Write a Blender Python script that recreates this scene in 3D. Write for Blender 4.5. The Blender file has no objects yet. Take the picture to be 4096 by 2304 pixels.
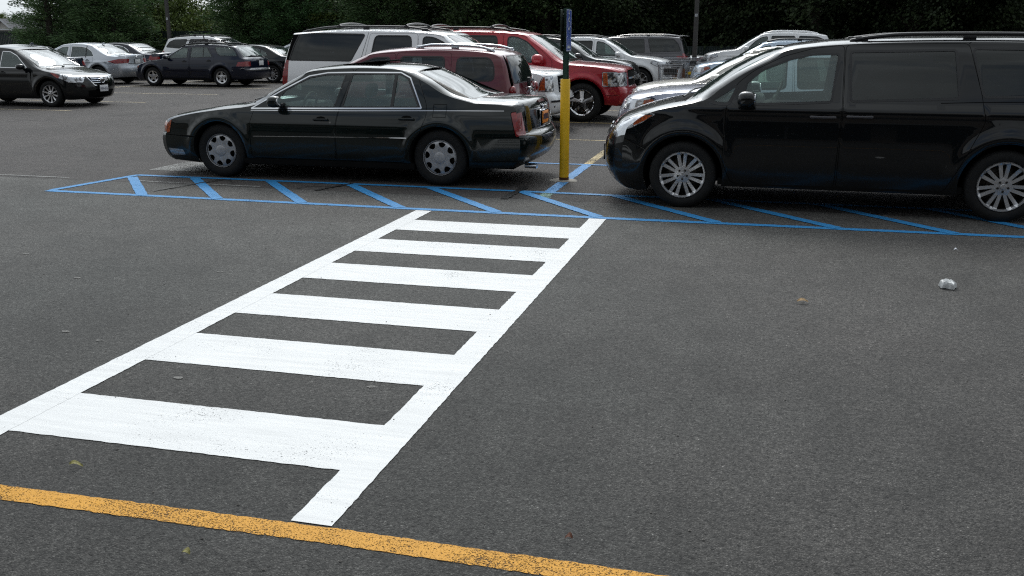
import bpy, bmesh, math, random
from mathutils import Vector, Matrix, noise
from mathutils.geometry import delaunay_2d_cdt
R = math.radians
random.seed(7)
scene = bpy.context.scene
COL = scene.collection

# ------------------------------------------------------------------ objects
def link(o, parent=None):
    COL.objects.link(o)
    if parent is not None:
        o.parent = parent
    return o

def tag(o, label=None, cat=None, group=None, kind=None):
    if label: o['label'] = label
    if cat: o['category'] = cat
    if group: o['group'] = group
    if kind: o['kind'] = kind
    return o

def empty(name, loc=(0, 0, 0), rz=0.0):
    o = bpy.data.objects.new(name, None)
    o.empty_display_size = 0.3
    o.location = loc
    o.rotation_euler = (0, 0, rz)
    return link(o)

class MB:
    """collects verts and faces (with a material index per face)"""
    def __init__(s): s.v = []; s.f = []; s.m = []
    def add(s, vs, fs, mi=0):
        b = len(s.v); s.v += [tuple(p) for p in vs]
        for q in fs: s.f.append(tuple(b + i for i in q)); s.m.append(mi)
    def quad(s, a, b, c, d, mi=0): s.add([a, b, c, d], [(0, 1, 2, 3)], mi)
    def box(s, c, d, mi=0, rot=None):
        cx, cy, cz = c; x, y, z = d[0] / 2, d[1] / 2, d[2] / 2
        vs = [Vector((sx * x, sy * y, sz * z)) for sz in (-1, 1) for sy in (-1, 1) for sx in (-1, 1)]
        if rot is not None: vs = [rot @ p for p in vs]
        s.add([(p.x + cx, p.y + cy, p.z + cz) for p in vs],
              [(0, 2, 3, 1), (4, 5, 7, 6), (0, 1, 5, 4), (2, 6, 7, 3), (1, 3, 7, 5), (0, 4, 6, 2)], mi)
    def rbox(s, c, d, r=0.02, mi=0, rot=None, seg=2):
        bm = bmesh.new(); bmesh.ops.create_cube(bm, size=1)
        for v in bm.verts: v.co = Vector((v.co.x * d[0], v.co.y * d[1], v.co.z * d[2]))
        bmesh.ops.bevel(bm, geom=list(bm.edges), offset=min(r, min(d) * .45), segments=seg, profile=.5, affect='EDGES')
        s.bm(bm, Matrix.Translation(c) @ (rot.to_4x4() if rot is not None else Matrix()), mi)
    def bm(s, bm, mat=None, mi=0):
        bm.verts.ensure_lookup_table(); b = len(s.v)
        for i, v in enumerate(bm.verts):
            v.index = i; s.v.append(tuple(mat @ v.co) if mat is not None else tuple(v.co))
        for q in bm.faces: s.f.append(tuple(b + v.index for v in q.verts)); s.m.append(mi)
        bm.free()
    def ball(s, c, d, mi=0, sub=3, rot=None, pw=1.0):
        bm = bmesh.new(); bmesh.ops.create_icosphere(bm, subdivisions=sub, radius=1)
        for v in bm.verts:
            p = v.co
            if pw != 1.0: p = Vector([math.copysign(abs(a) ** pw, a) for a in p])
            v.co = Vector((p.x * d[0] / 2, p.y * d[1] / 2, p.z * d[2] / 2))
        s.bm(bm, Matrix.Translation(c) @ (rot.to_4x4() if rot is not None else Matrix()), mi)
    def tube(s, pts, r, n=8, mi=0, caps=True, flat=None):
        pts = [Vector(p) for p in pts]; b = len(s.v); k = len(pts)
        rs = r if isinstance(r, (list, tuple)) else [r] * k
        up = None
        for i, p in enumerate(pts):
            d = (pts[min(i + 1, k - 1)] - pts[max(i - 1, 0)]).normalized()
            if up is None:
                up = Vector((0, 0, 1)) if abs(d.z) < .9 else Vector((1, 0, 0))
            a = d.cross(up).normalized(); c = a.cross(d).normalized(); up = c
            for j in range(n):
                t = 2 * math.pi * j / n
                fx = flat if flat else 1.0
                s.v.append(tuple(p + a * math.cos(t) * rs[i] * fx + c * math.sin(t) * rs[i]))
        for i in range(k - 1):
            for j in range(n):
                s.f.append((b + i * n + j, b + i * n + (j + 1) % n, b + (i + 1) * n + (j + 1) % n, b + (i + 1) * n + j)); s.m.append(mi)
        if caps:
            s.f.append(tuple(b + j for j in range(n))[::-1]); s.m.append(mi)
            s.f.append(tuple(b + (k - 1) * n + j for j in range(n))); s.m.append(mi)
    def lathe_y(s, prof, n=40, c=(0, 0, 0), mi=0):
        """prof = [(r, y)] turned about the y axis through c"""
        b = len(s.v); k = len(prof)
        for (r, y) in prof:
            for j in range(n):
                t = 2 * math.pi * j / n
                s.v.append((c[0] + r * math.cos(t), c[1] + y, c[2] + r * math.sin(t)))
        for i in range(k - 1):
            for j in range(n):
                s.f.append((b + i * n + j, b + i * n + (j + 1) % n, b + (i + 1) * n + (j + 1) % n, b + (i + 1) * n + j)); s.m.append(mi)
    def mesh(s, name, mats, smooth=False, fixn=True):
        me = bpy.data.meshes.new(name); me.from_pydata(s.v, [], s.f)
        for m in (mats if isinstance(mats, (list, tuple)) else [mats]): me.materials.append(m)
        if any(s.m): me.polygons.foreach_set('material_index', s.m)
        if fixn:
            bm = bmesh.new(); bm.from_mesh(me); bmesh.ops.recalc_face_normals(bm, faces=bm.faces); bm.to_mesh(me); bm.free()
        if smooth:
            me.polygons.foreach_set('use_smooth', [True] * len(me.polygons))
            if smooth != 'all':
                me.set_sharp_from_angle(angle=R(smooth if smooth is not True else 38))
        me.update(); return me
    def build(s, name, mats, parent=None, smooth=True, loc=(0, 0, 0), fixn=True):
        o = bpy.data.objects.new(name, s.mesh(name, mats, smooth, fixn)); o.location = loc
        return link(o, parent)

# ------------------------------------------------------------------ materials
def newmat(name):
    m = bpy.data.materials.new(name); m.use_nodes = True
    nt = m.node_tree; b = nt.nodes['Principled BSDF']
    return m, nt, b, nt.nodes['Material Output']
def N(nt, t, **k):
    n = nt.nodes.new(t)
    for a, v in k.items():
        if a == 'inp':
            for i, x in v.items(): n.inputs[i].default_value = x
        else: setattr(n, a, v)
    return n
def L(nt, a, b): nt.links.new(a, b)
def c4(c): return (c[0], c[1], c[2], 1)

def simple(name, col, rough=.5, metal=0.0, spec=.5, var=.12, scale=8.0, bump=0.0, emis=None):
    m, nt, b, out = newmat(name)
    tc = N(nt, 'ShaderNodeTexCoord'); no = N(nt, 'ShaderNodeTexNoise', inp={'Scale': scale, 'Detail': 4.0})
    L(nt, tc.outputs['Object'], no.inputs['Vector'])
    mr = N(nt, 'ShaderNodeMapRange', inp={'To Min': 1 - var, 'To Max': 1 + var}); mr.inputs['From Min'].default_value = .3; mr.inputs['From Max'].default_value = .7
    L(nt, no.outputs['Fac'], mr.inputs['Value'])
    mx = N(nt, 'ShaderNodeVectorMath', operation='SCALE'); mx.inputs[0].default_value = col
    L(nt, mr.outputs[0], mx.inputs['Scale']); L(nt, mx.outputs[0], b.inputs['Base Color'])
    b.inputs['Roughness'].default_value = rough; b.inputs['Metallic'].default_value = metal
    b.inputs['Specular IOR Level'].default_value = spec
    if bump:
        bp = N(nt, 'ShaderNodeBump', inp={'Strength': bump, 'Distance': .01}); L(nt, no.outputs['Fac'], bp.inputs['Height']); L(nt, bp.outputs[0], b.inputs['Normal'])
    if emis: b.inputs['Emission Color'].default_value = c4(emis[0]); b.inputs['Emission Strength'].default_value = emis[1]
    return m

def paint(name, col, metal=0.0, rough=.35, coat=1.0, dirt=.5, cr=.02):
    """car paint: clear coat, faint road dust on the lower panels, dark inner face"""
    m, nt, b, out = newmat(name)
    tc = N(nt, 'ShaderNodeTexCoord'); no = N(nt, 'ShaderNodeTexNoise', inp={'Scale': 3.0, 'Detail': 6.0, 'Roughness': .65})
    L(nt, tc.outputs['Object'], no.inputs['Vector'])
    sp = N(nt, 'ShaderNodeSeparateXYZ'); L(nt, tc.outputs['Object'], sp.inputs[0])
    lo = N(nt, 'ShaderNodeMapRange', inp={'From Min': .60, 'From Max': .18, 'To Min': 0.0, 'To Max': 1.0}); L(nt, sp.outputs['Z'], lo.inputs['Value'])
    mu = N(nt, 'ShaderNodeMath', operation='MULTIPLY'); L(nt, lo.outputs[0], mu.inputs[0]); L(nt, no.outputs['Fac'], mu.inputs[1])
    m2 = N(nt, 'ShaderNodeMath', operation='MULTIPLY', inp={1: dirt}); L(nt, mu.outputs[0], m2.inputs[0])
    mix = N(nt, 'ShaderNodeMix', data_type='RGBA'); mix.inputs['A'].default_value = c4(col); mix.inputs['B'].default_value = (.055, .05, .045, 1)
    L(nt, m2.outputs[0], mix.inputs['Factor']); L(nt, mix.outputs['Result'], b.inputs['Base Color'])
    b.inputs['Metallic'].default_value = metal; b.inputs['Roughness'].default_value = rough
    b.inputs['Coat Weight'].default_value = coat
    b.inputs['Specular IOR Level'].default_value = .05 if max(col) < .1 else .3
    cr_ = N(nt, 'ShaderNodeMapRange', inp={'From Min': 0.0, 'From Max': .6, 'To Min': cr, 'To Max': cr + .45}); L(nt, mu.outputs[0], cr_.inputs['Value'])
    L(nt, cr_.outputs[0], b.inputs['Coat Roughness'])
    # inner side of the sheet metal is unpainted dark liner
    ge = N(nt, 'ShaderNodeNewGeometry'); ms = N(nt, 'ShaderNodeMixShader')
    d = N(nt, 'ShaderNodeBsdfDiffuse', inp={'Color': (.035, .035, .037, 1)})
    L(nt, ge.outputs['Backfacing'], ms.inputs[0]); L(nt, b.outputs[0], ms.inputs[1]); L(nt, d.outputs[0], ms.inputs[2]); L(nt, ms.outputs[0], out.inputs[0])
    return m

def glass(name, tint, refl=(1, 1, 1), rough=0.0, ior=1.5, haze=0.0):
    m, nt, b, out = newmat(name); nt.nodes.remove(b)
    tr = N(nt, 'ShaderNodeBsdfTransparent', inp={'Color': c4(tint)})
    gl = N(nt, 'ShaderNodeBsdfGlossy', inp={'Color': c4(refl), 'Roughness': rough})
    fr = N(nt, 'ShaderNodeFresnel', inp={'IOR': ior}); ms = N(nt, 'ShaderNodeMixShader')
    no = N(nt, 'ShaderNodeTexNoise', inp={'Scale': 1.3, 'Detail': 2.0}); tc = N(nt, 'ShaderNodeTexCoord'); L(nt, tc.outputs['Object'], no.inputs['Vector'])
    bp = N(nt, 'ShaderNodeBump', inp={'Strength': .06, 'Distance': .02}); L(nt, no.outputs['Fac'], bp.inputs['Height']); L(nt, bp.outputs[0], gl.inputs['Normal'])
    L(nt, fr.outputs[0], ms.inputs[0]); L(nt, tr.outputs[0], ms.inputs[1]); L(nt, gl.outputs[0], ms.inputs[2])
    df = N(nt, 'ShaderNodeBsdfDiffuse', inp={'Color': (.36, .50, .48, 1)}); mh = N(nt, 'ShaderNodeMixShader', inp={0: haze}); L(nt, ms.outputs[0], mh.inputs[1]); L(nt, df.outputs[0], mh.inputs[2]); L(nt, mh.outputs[0], out.inputs[0])
    return m

def lamp_glass(name, col, rough=.05, cells=60.0, dark=.25):
    """moulded lamp lens: bright cells over a darker bowl"""
    m, nt, b, out = newmat(name)
    tc = N(nt, 'ShaderNodeTexCoord'); vo = N(nt, 'ShaderNodeTexVoronoi', inp={'Scale': cells}); L(nt, tc.outputs['Object'], vo.inputs['Vector'])
    mr = N(nt, 'ShaderNodeMapRange', inp={'From Min': .0, 'From Max': .7, 'To Min': 1.0, 'To Max': dark}); L(nt, vo.outputs['Distance'], mr.inputs['Value'])
    mx = N(nt, 'ShaderNodeVectorMath', operation='SCALE'); mx.inputs[0].default_value = col; L(nt, mr.outputs[0], mx.inputs['Scale'])
    L(nt, mx.outputs[0], b.inputs['Base Color']); b.inputs['Roughness'].default_value = .3; b.inputs['Coat Weight'].default_value = 1; b.inputs['Coat Roughness'].default_value = rough
    return m

M = {}
M['blk'] = paint('black_paint', (.0035, .0045, .0055), rough=.3, dirt=.10)
M['blk_green'] = paint('black_green_paint', (.004, .0075, .007), rough=.3, dirt=.10)
M['navy'] = paint('navy_paint', (.006, .009, .022), metal=.2, rough=.3, dirt=.25)
M['bluegrey'] = paint('slate_blue_paint', (.02, .03, .05), metal=.3, rough=.3, dirt=.25)
M['white'] = paint('white_paint', (.86, .87, .88), rough=.35, dirt=.15)
M['silver'] = paint('silver_paint', (.5, .53, .57), metal=.65, rough=.38, dirt=.35)
M['lavsilver'] = paint('silver_lavender_paint', (.42, .44, .52), metal=.7, rough=.32, dirt=.35)
M['champ'] = paint('champagne_paint', (.62, .6, .55), metal=.5, rough=.35, dirt=.35)
M['ltblue'] = paint('pale_blue_paint', (.45, .55, .66), metal=.5, rough=.35, dirt=.35)
M['grey'] = paint('grey_paint', (.075, .073, .08), metal=.4, rough=.35, dirt=.35)
M['dgrey'] = paint('dark_grey_paint', (.035, .037, .038), metal=.4, rough=.35, dirt=.35)
M['red'] = paint('red_paint', (.34, .010, .020), metal=.25, rough=.32, dirt=.2)
M['maroon'] = paint('maroon_paint', (.11, .007, .015), metal=.25, rough=.32, dirt=.2)
M['glass'] = glass('clear_auto_glass', (.82, .95, .90), ior=1.65, haze=.15)
M['wglass'] = glass('windscreen_glass', (.62, .74, .70), ior=1.62, haze=.04)
M['tint'] = glass('privacy_glass', (.045, .048, .055), ior=1.55, haze=.022)
M['midtint'] = glass('half_tinted_glass', (.3, .35, .35), haze=.05)
M['rubber'] = simple('tyre_rubber', (.013, .013, .013), rough=.75, spec=.25, var=.2, scale=20)
M['blackplastic'] = simple('black_plastic', (.012, .012, .013), rough=.45, var=.15)
M['gap'] = simple('panel_gap_shadow', (.002, .002, .002), rough=.9, spec=.1)
M['well'] = simple('wheel_well_liner', (.006, .006, .006), rough=.95, spec=.1)
M['chrome'] = simple('chrome', (.75, .76, .78), rough=.08, metal=1.0, var=.03)
M['alloy'] = simple('alloy_wheel_metal', (.66, .66, .67), rough=.3, metal=.85, var=.1, scale=15)
M['cover'] = simple('wheel_cover_paint', (.46, .46, .47), rough=.4, metal=.6, var=.15, scale=18)
M['darkalloy'] = simple('dusty_alloy_metal', (.12, .115, .11), rough=.5, metal=.6, var=.3, scale=25)
M['brake'] = simple('brake_disc_steel', (.05, .045, .04), rough=.45, metal=.8)
M['amber'] = lamp_glass('amber_lens', (.75, .13, .015))
M['redlens'] = lamp_glass('red_lens', (.42, .004, .008), cells=40, dark=.35)
M['redmid'] = lamp_glass('deep_red_lens', (.30, .002, .004), cells=30, dark=.6)
M['redlens2'] = lamp_glass('dark_red_lens', (.16, .004, .01), cells=25, dark=.6)
def headlamp(name):
    m, nt, b, out = newmat(name); tc = N(nt, 'ShaderNodeTexCoord'); no = N(nt, 'ShaderNodeTexNoise', inp={'Scale': 7.0, 'Detail': 2.0, 'Distortion': 1.2}); L(nt, tc.outputs['Object'], no.inputs['Vector'])
    cr = N(nt, 'ShaderNodeValToRGB'); e = cr.color_ramp.elements; e[0].position = .40; e[0].color = (.05, .05, .055, 1); e[1].position = .52; e[1].color = (.62, .64, .67, 1); L(nt, no.outputs['Fac'], cr.inputs['Fac']); L(nt, cr.outputs['Color'], b.inputs['Base Color'])
    b.inputs['Metallic'].default_value = .6; b.inputs['Roughness'].default_value = .22; b.inputs['Coat Weight'].default_value = 1; b.inputs['Coat Roughness'].default_value = .02
    bp = N(nt, 'ShaderNodeBump', inp={'Strength': .5, 'Distance': .03}); L(nt, no.outputs['Fac'], bp.inputs['Height']); L(nt, bp.outputs[0], b.inputs['Normal']); return m
M['clearlens'] = headlamp('clear_lamp_lens')
M['foglens'] = lamp_glass('fog_lamp_lens', (.45, .46, .48), cells=40, dark=.5)
M['seatb'] = simple('beige_seat_leather', (.16, .14, .11), rough=.6, bump=.1)
M['seatg'] = simple('grey_seat_cloth', (.07, .07, .072), rough=.85, bump=.2, scale=40)
M['dash'] = simple('dashboard_plastic', (.03, .032, .03), rough=.7)
M['wheelrim'] = simple('steering_wheel_leather', (.12, .12, .1), rough=.5)
M['plateW'] = simple('white_licence_plate', (.7, .71, .72), rough=.4, var=.04)
M['plateY'] = simple('yellow_licence_plate', (.75, .62, .25), rough=.4, var=.04)
M['plateO'] = simple('orange_licence_plate', (.85, .3, .04), rough=.4, var=.04)
M['ink'] = simple('plate_ink', (.01, .015, .06), rough=.5)

# ------------------------------------------------------------------ curves
def smooth_path(keys, step=.05):
    """keys: tuples of floats + final bool 'sharp'; centripetal-ish Catmull-Rom between sharp keys"""
    segs = []; cur = [keys[0]]
    for k in keys[1:]:
        cur.append(k)
        if k[-1]: segs.append(cur); cur = [k]
    if len(cur) > 1: segs.append(cur)
    out = []
    for sg in segs:
        P = [k[:-1] for k in sg]; n = len(P)
        for i in range(n - 1):
            p1, p2 = P[i], P[i + 1]
            p0 = P[i - 1] if i > 0 else tuple(2 * a - b for a, b in zip(p1, p2))
            p3 = P[i + 2] if i + 2 < n else tuple(2 * b - a for a, b in zip(p1, p2))
            def dd(a, b): return max(1e-4, math.hypot(a[0] - b[0], a[1] - b[1]) ** .5)
            t0 = 0; t1 = t0 + dd(p0, p1); t2 = t1 + dd(p1, p2); t3 = t2 + dd(p2, p3)
            m = max(1, int(math.ceil(math.hypot(p1[0] - p2[0], p1[1] - p2[1]) / step)))
            for j in range(m):
                t = t1 + (t2 - t1) * j / m; q = []
                for a, b, c, d in zip(p0, p1, p2, p3):
                    A1 = (t1 - t) / (t1 - t0) * a + (t - t0) / (t1 - t0) * b
                    A2 = (t2 - t) / (t2 - t1) * b + (t - t1) / (t2 - t1) * c
                    A3 = (t3 - t) / (t3 - t2) * c + (t - t2) / (t3 - t2) * d
                    B1 = (t2 - t) / (t2 - t0) * A1 + (t - t0) / (t2 - t0) * A2
                    B2 = (t3 - t) / (t3 - t1) * A2 + (t - t1) / (t3 - t1) * A3
                    q.append((t2 - t) / (t2 - t1) * B1 + (t - t1) / (t2 - t1) * B2)
                out.append(tuple(q))
    out.append(tuple(keys[-1][:-1]))
    return out

def lerp_keys(keys, x):
    if x <= keys[0][0]: return keys[0][1]
    for (a, va), (b, vb) in zip(keys, keys[1:]):
        if x <= b:
            t = (x - a) / (b - a); return va + (vb - va) * t
    return keys[-1][1]
def smooth_keys(keys, x):
    """smooth interpolation (monotone-ish cubic)"""
    n = len(keys)
    if x <= keys[0][0]: return keys[0][1]
    if x >= keys[-1][0]: return keys[-1][1]
    for i in range(n - 1):
        if x <= keys[i + 1][0]: break
    def sl(i):
        if i <= 0: return (keys[1][1] - keys[0][1]) / (keys[1][0] - keys[0][0])
        if i >= n - 1: return (keys[-1][1] - keys[-2][1]) / (keys[-1][0] - keys[-2][0])
        return (keys[i + 1][1] - keys[i - 1][1]) / (keys[i + 1][0] - keys[i - 1][0])
    h = keys[i + 1][0] - keys[i][0]; t = (x - keys[i][0]) / h
    return ((2 * t ** 3 - 3 * t * t + 1) * keys[i][1] + (t ** 3 - 2 * t * t + t) * h * sl(i)
            + (-2 * t ** 3 + 3 * t * t) * keys[i + 1][1] + (t ** 3 - t * t) * h * sl(i + 1))

def inpoly(p, poly):
    x, y = p; c = False; j = len(poly) - 1
    for i in range(len(poly)):
        xi, yi = poly[i]; xj, yj = poly[j]
        if (yi > y) != (yj > y) and x < (xj - xi) * (y - yi) / (yj - yi) + xi: c = not c
        j = i
    return c
def strip_poly(pts, w):
    """outline of a polyline of width w"""
    Lf, Rt = [], []; n = len(pts)
    for i, p in enumerate(pts):
        a = pts[max(i - 1, 0)]; b = pts[min(i + 1, n - 1)]
        dx, dy = b[0] - a[0], b[1] - a[1]; l = math.hypot(dx, dy) or 1
        nx, ny = -dy / l * w / 2, dx / l * w / 2
        Lf.append((p[0] + nx, p[1] + ny)); Rt.append((p[0] - nx, p[1] - ny))
    return Lf + Rt[::-1]
def grow(poly, d):
    """polygon offset outward by d (mitred, limited)"""
    n = len(poly); A = sum(poly[i][0] * poly[(i + 1) % n][1] - poly[(i + 1) % n][0] * poly[i][1] for i in range(n))
    sg = 1 if A > 0 else -1; out = []
    for i in range(n):
        a, b, c = poly[i - 1], poly[i], poly[(i + 1) % n]
        e1 = Vector((b[0] - a[0], b[1] - a[1])).normalized(); e2 = Vector((c[0] - b[0], c[1] - b[1])).normalized()
        n1 = Vector((e1.y, -e1.x)) * sg; n2 = Vector((e2.y, -e2.x)) * sg
        m = n1 + n2; k = m.length
        if k < .2: m = n1; s = 1
        else: m = m / k; s = min(2.0, 1 / max(.3, m.dot(n1)))
        out.append((b[0] + m.x * d * s, b[1] + m.y * d * s))
    return out
def round_poly(poly, r, seg=3):
    """rounded corners"""
    n = len(poly); out = []
    for i in range(n):
        a, b, c = Vector(poly[i - 1]), Vector(poly[i]), Vector(poly[(i + 1) % n])
        l1 = (a - b).length; l2 = (c - b).length; rr = min(r, l1 * .45, l2 * .45)
        p = b + (a - b) / l1 * rr; q = b + (c - b) / l2 * rr
        for j in range(seg + 1):
            t = j / seg; v = p * (1 - t) ** 2 + b * 2 * t * (1 - t) + q * t * t
            out.append((v.x, v.y))
    return out

def triangulate(outline, polys, gx, gy=None, extra=()):
    """constrained Delaunay over outline with the polygons' edges and grid points; returns pts, tris"""
    gy = gy or gx
    pts = []; edges = []
    def addp(pl):
        b = len(pts); pts.extend(Vector(p) for p in pl)
        for i in range(len(pl)): edges.append((b + i, b + (i + 1) % len(pl)))
    addp(outline)
    for p in polys: addp(p)
    pts.extend(Vector(p) for p in extra)
    xs = [p[0] for p in outline]; ys = [p[1] for p in outline]
    x = min(xs) + gx / 2
    while x < max(xs):
        y = min(ys) + gy / 4
        while y < max(ys):
            if inpoly((x, y), outline): pts.append(Vector((x, y)))
            y += gy * .5
        x += gx
    v, e, f, *_ = delaunay_2d_cdt(pts, edges, [], 0, 1e-5)
    tris = []
    for t in f:
        if len(t) != 3: continue
        c = ((v[t[0]].x + v[t[1]].x + v[t[2]].x) / 3, (v[t[0]].y + v[t[1]].y + v[t[2]].y) / 3)
        if inpoly(c, outline): tris.append((tuple(t), c))
    return v, tris
# ------------------------------------------------------------------ cars
class Car:
    def __init__(s, sp):
        s.sp = sp; s.L = sp['L']; s.items = []
        df, lf = sp.get('df', (.24, .7)); dr, lr = sp.get('dr', (.14, .5))
        drops = dict(f=0.0, h=.05, w=.05, t=.05, r=.05, k=.05, b=0.0); drops.update(sp.get('drops', {}))
        bw = sp.get('bow', .11); br = sp.get('rbow', .08)
        keys = []
        for k in sp['top']:
            x, z, fl = k[:3]; sharp = len(k) > 3
            xe = x; ze = z - drops[fl]
            if x < lf: xe += df * ((lf - x) / lf) ** 1.6
            if x > s.L - lr: xe -= dr * ((x - s.L + lr) / lr) ** 1.6
            if fl == 'w': xe += bw
            if fl == 'r': xe -= br
            keys.append((x, z, xe, ze, sharp))
        keys[0] = keys[0][:-1] + (True,); keys[-1] = keys[-1][:-1] + (True,)
        s.P = smooth_path(keys, sp.get('step', .06))
        u = [0.0]
        for a, b in zip(s.P, s.P[1:]): u.append(u[-1] + math.hypot(b[0] - a[0], b[1] - a[1]))
        s.u = u; s.i0 = min(range(len(s.P)), key=lambda i: s.P[i][0]); s.i1 = max(range(len(s.P)), key=lambda i: s.P[i][0])
        s.r = sp['r']; s.Ra = sp.get('Ra', s.r + .065)
        s.wheels = [sp['xf'], sp['xr']]
    def C(s, u):
        import bisect
        i = max(0, min(len(s.u) - 2, bisect.bisect_right(s.u, u) - 1)); t = (u - s.u[i]) / (s.u[i + 1] - s.u[i])
        return [a + (b - a) * t for a, b in zip(s.P[i], s.P[i + 1])]
    def ux(s, x):
        for i in range(s.i0, s.i1):
            if s.P[i][0] <= x <= s.P[i + 1][0]:
                return s.u[i] + (s.u[i + 1] - s.u[i]) * (x - s.P[i][0]) / max(1e-6, s.P[i + 1][0] - s.P[i][0])
        return s.u[s.i1]
    def uf(s, z):
        for i in range(0, len(s.P) // 2):
            if s.P[i][1] <= z <= s.P[i + 1][1]: return s.u[i] + (s.u[i + 1] - s.u[i]) * (z - s.P[i][1]) / max(1e-6, s.P[i + 1][1] - s.P[i][1])
        return s.u[0]
    def ur(s, z):
        for i in range(len(s.P) - 1, len(s.P) // 2, -1):
            if s.P[i][1] <= z <= s.P[i - 1][1]: return s.u[i] + (s.u[i - 1] - s.u[i]) * (z - s.P[i][1]) / max(1e-6, s.P[i - 1][1] - s.P[i][1])
        return s.u[-1]
    def W(s, x, z):
        sp = s.sp; w = smooth_keys(sp['W'], z)
        lf, af = sp.get('tf', (1.1, .12)); lr, ar = sp.get('tr', (1.0, .08))
        if x < lf: w -= af * ((lf - x) / lf) ** 2.2
        if x > s.L - lr: w -= ar * ((x - s.L + lr) / lr) ** 2.2
        fl = sp.get('flare', .022); fw = sp.get('flw', .13)
        for xw in s.wheels:
            r = math.hypot(x - xw, z - s.r)
            q = r - s.Ra - .045; up = min(1, max(0, (z - s.r * .5) / (s.r * .8)))
            w += fl * up * math.exp(-(q / (.045 if q < 0 else fw * .55)) ** 2)
        for (za, amp, wd, xa, xb) in sp.get('ridges', []):
            if xa < x < xb:
                e = min(1, (x - xa) / .25, (xb - x) / .25); w += amp * e * math.exp(-((z - za) / wd) ** 2)
        return w
    def side(s, x, z, sg=-1, off=0.0): return (x, sg * (s.W(x, z) + off), z)
    def nside(s, x, z, sg=-1):
        e = .008; wx = (s.W(x + e, z) - s.W(x - e, z)) / (2 * e); wz = (s.W(x, z + e) - s.W(x, z - e)) / (2 * e)
        return Vector((-wx, sg, -wz)).normalized()
    def T(s, u, t, off=0.0):
        xc, zc, xe, ze = s.C(u); q = min(1, abs(t)); n = s.sp.get('sup', 2.8)
        f = 1 - (1 - q ** n) ** (1 / n); fx = .45 * q * q + .55 * f; fz = .3 * q * q + .7 * f
        p = Vector((xc + (xe - xc) * fx, t * s.W(xe, ze), zc + (ze - zc) * fz))
        if off: p += s.nT(u, t) * off
        return tuple(p)
    def nT(s, u, t):
        t = max(-.985, min(.985, t)); e = .01; U = s.u[-1]; ua = max(0, u - .012); ub = min(U, u + .012)
        a = Vector(s.T(ub, t)) - Vector(s.T(ua, t)); b = Vector(s.T(u, t + e)) - Vector(s.T(u, t - e))
        n = b.cross(a); n = -n if n.z < 0 or (abs(n.z) < .2 and n.x * ((u < U / 2) - .5) > 0) else n
        return n.normalized() if n.length > 0 else Vector((0, 0, 1))
    # ---- sheets: regions = [(key, polygon)], info[key] = (name, parentkey, mat, inset)
    def sheet(s, v, tris, regions, info, pos, nor, flip):
        bb = [(min(p[0] for p in pl), max(p[0] for p in pl), min(p[1] for p in pl), max(p[1] for p in pl)) for _, pl in regions]
        groups = {}
        for t, c in tris:
            key = 'body'
            for (k, pl), b in zip(reversed(regions), reversed(bb)):
                if b[0] <= c[0] <= b[1] and b[2] <= c[1] <= b[3] and inpoly(c, pl): key = k; break
            groups.setdefault(key, []).append(t)
        out = {}
        for key, ts in groups.items():
            inset = info[key][3] if key in info else 0
            ids = {}; vs = []; ns = []; fs = []
            for t in ts:
                q = []
                for i in t:
                    if i not in ids: ids[i] = len(vs); vs.append(pos(v[i].x, v[i].y, inset)); ns.append(nor(v[i].x, v[i].y))
                    q.append(ids[i])
                fs.append(tuple(q))
            out[key] = (vs, fs, ns)
        return out
    def emit(s, name, parent, mat, vs, fs, ns):
        # orient faces by the analytic normals
        f2 = []
        for q in fs:
            a, b, c = (Vector(vs[i]) for i in q); n = (b - a).cross(c - a); m = ns[q[0]] + ns[q[1]] + ns[q[2]]
            if n.length < 1e-10: continue
            f2.append(q if n.dot(m) > 0 else q[::-1])
        if not f2: return None
        me = bpy.data.meshes.new(name); me.from_pydata(vs, [], f2); mats = mat if isinstance(mat, tuple) else (mat,)
        for _ in mats: me.materials.append(M['gap'])
        me.polygons.foreach_set('use_smooth', [True] * len(f2)); me.update()
        me.normals_split_custom_set_from_vertices([tuple(n) for n in ns])
        s.items.append([name, me, parent, mats]); return len(s.items) - 1
    def add(s, name, mb, mats, parent=None, smooth=True, label=None):
        mats = mats if isinstance(mats, tuple) else (mats,)
        me = mb.mesh(name, [M['gap']] * len(mats), smooth)
        s.items.append([name, me, parent, mats, label]); return len(s.items) - 1

def ring_regions(sp_list, key0):
    regs, info = [], {}
    for i, d in enumerate(sp_list):
        k = f"{key0}{i}"; nm = d['n']; pl = round_poly(d['p'], d.get('r', .03)) if d.get('r', .03) else d['p']
        if d.get('gap'):
            regs.append(('seam', grow(pl, d['gap']))); 
        if d.get('trim'):
            regs.append((k + 't', grow(pl, d['trim']))); info[k + 't'] = (d.get('tn', 'window_trim'), k, d.get('tm', 'blackplastic'), d.get('to', .003))
        regs.append((k, pl)); info[k] = (nm, None, d['m'], d.get('o', 0))
        for (q, w) in d.get('bars', []):
            regs.append((k + 'b', strip_poly(q, w))); info[k + 'b'] = ('window_divider', k, d.get('bm', 'blackplastic'), .002)
    return regs, info

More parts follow.
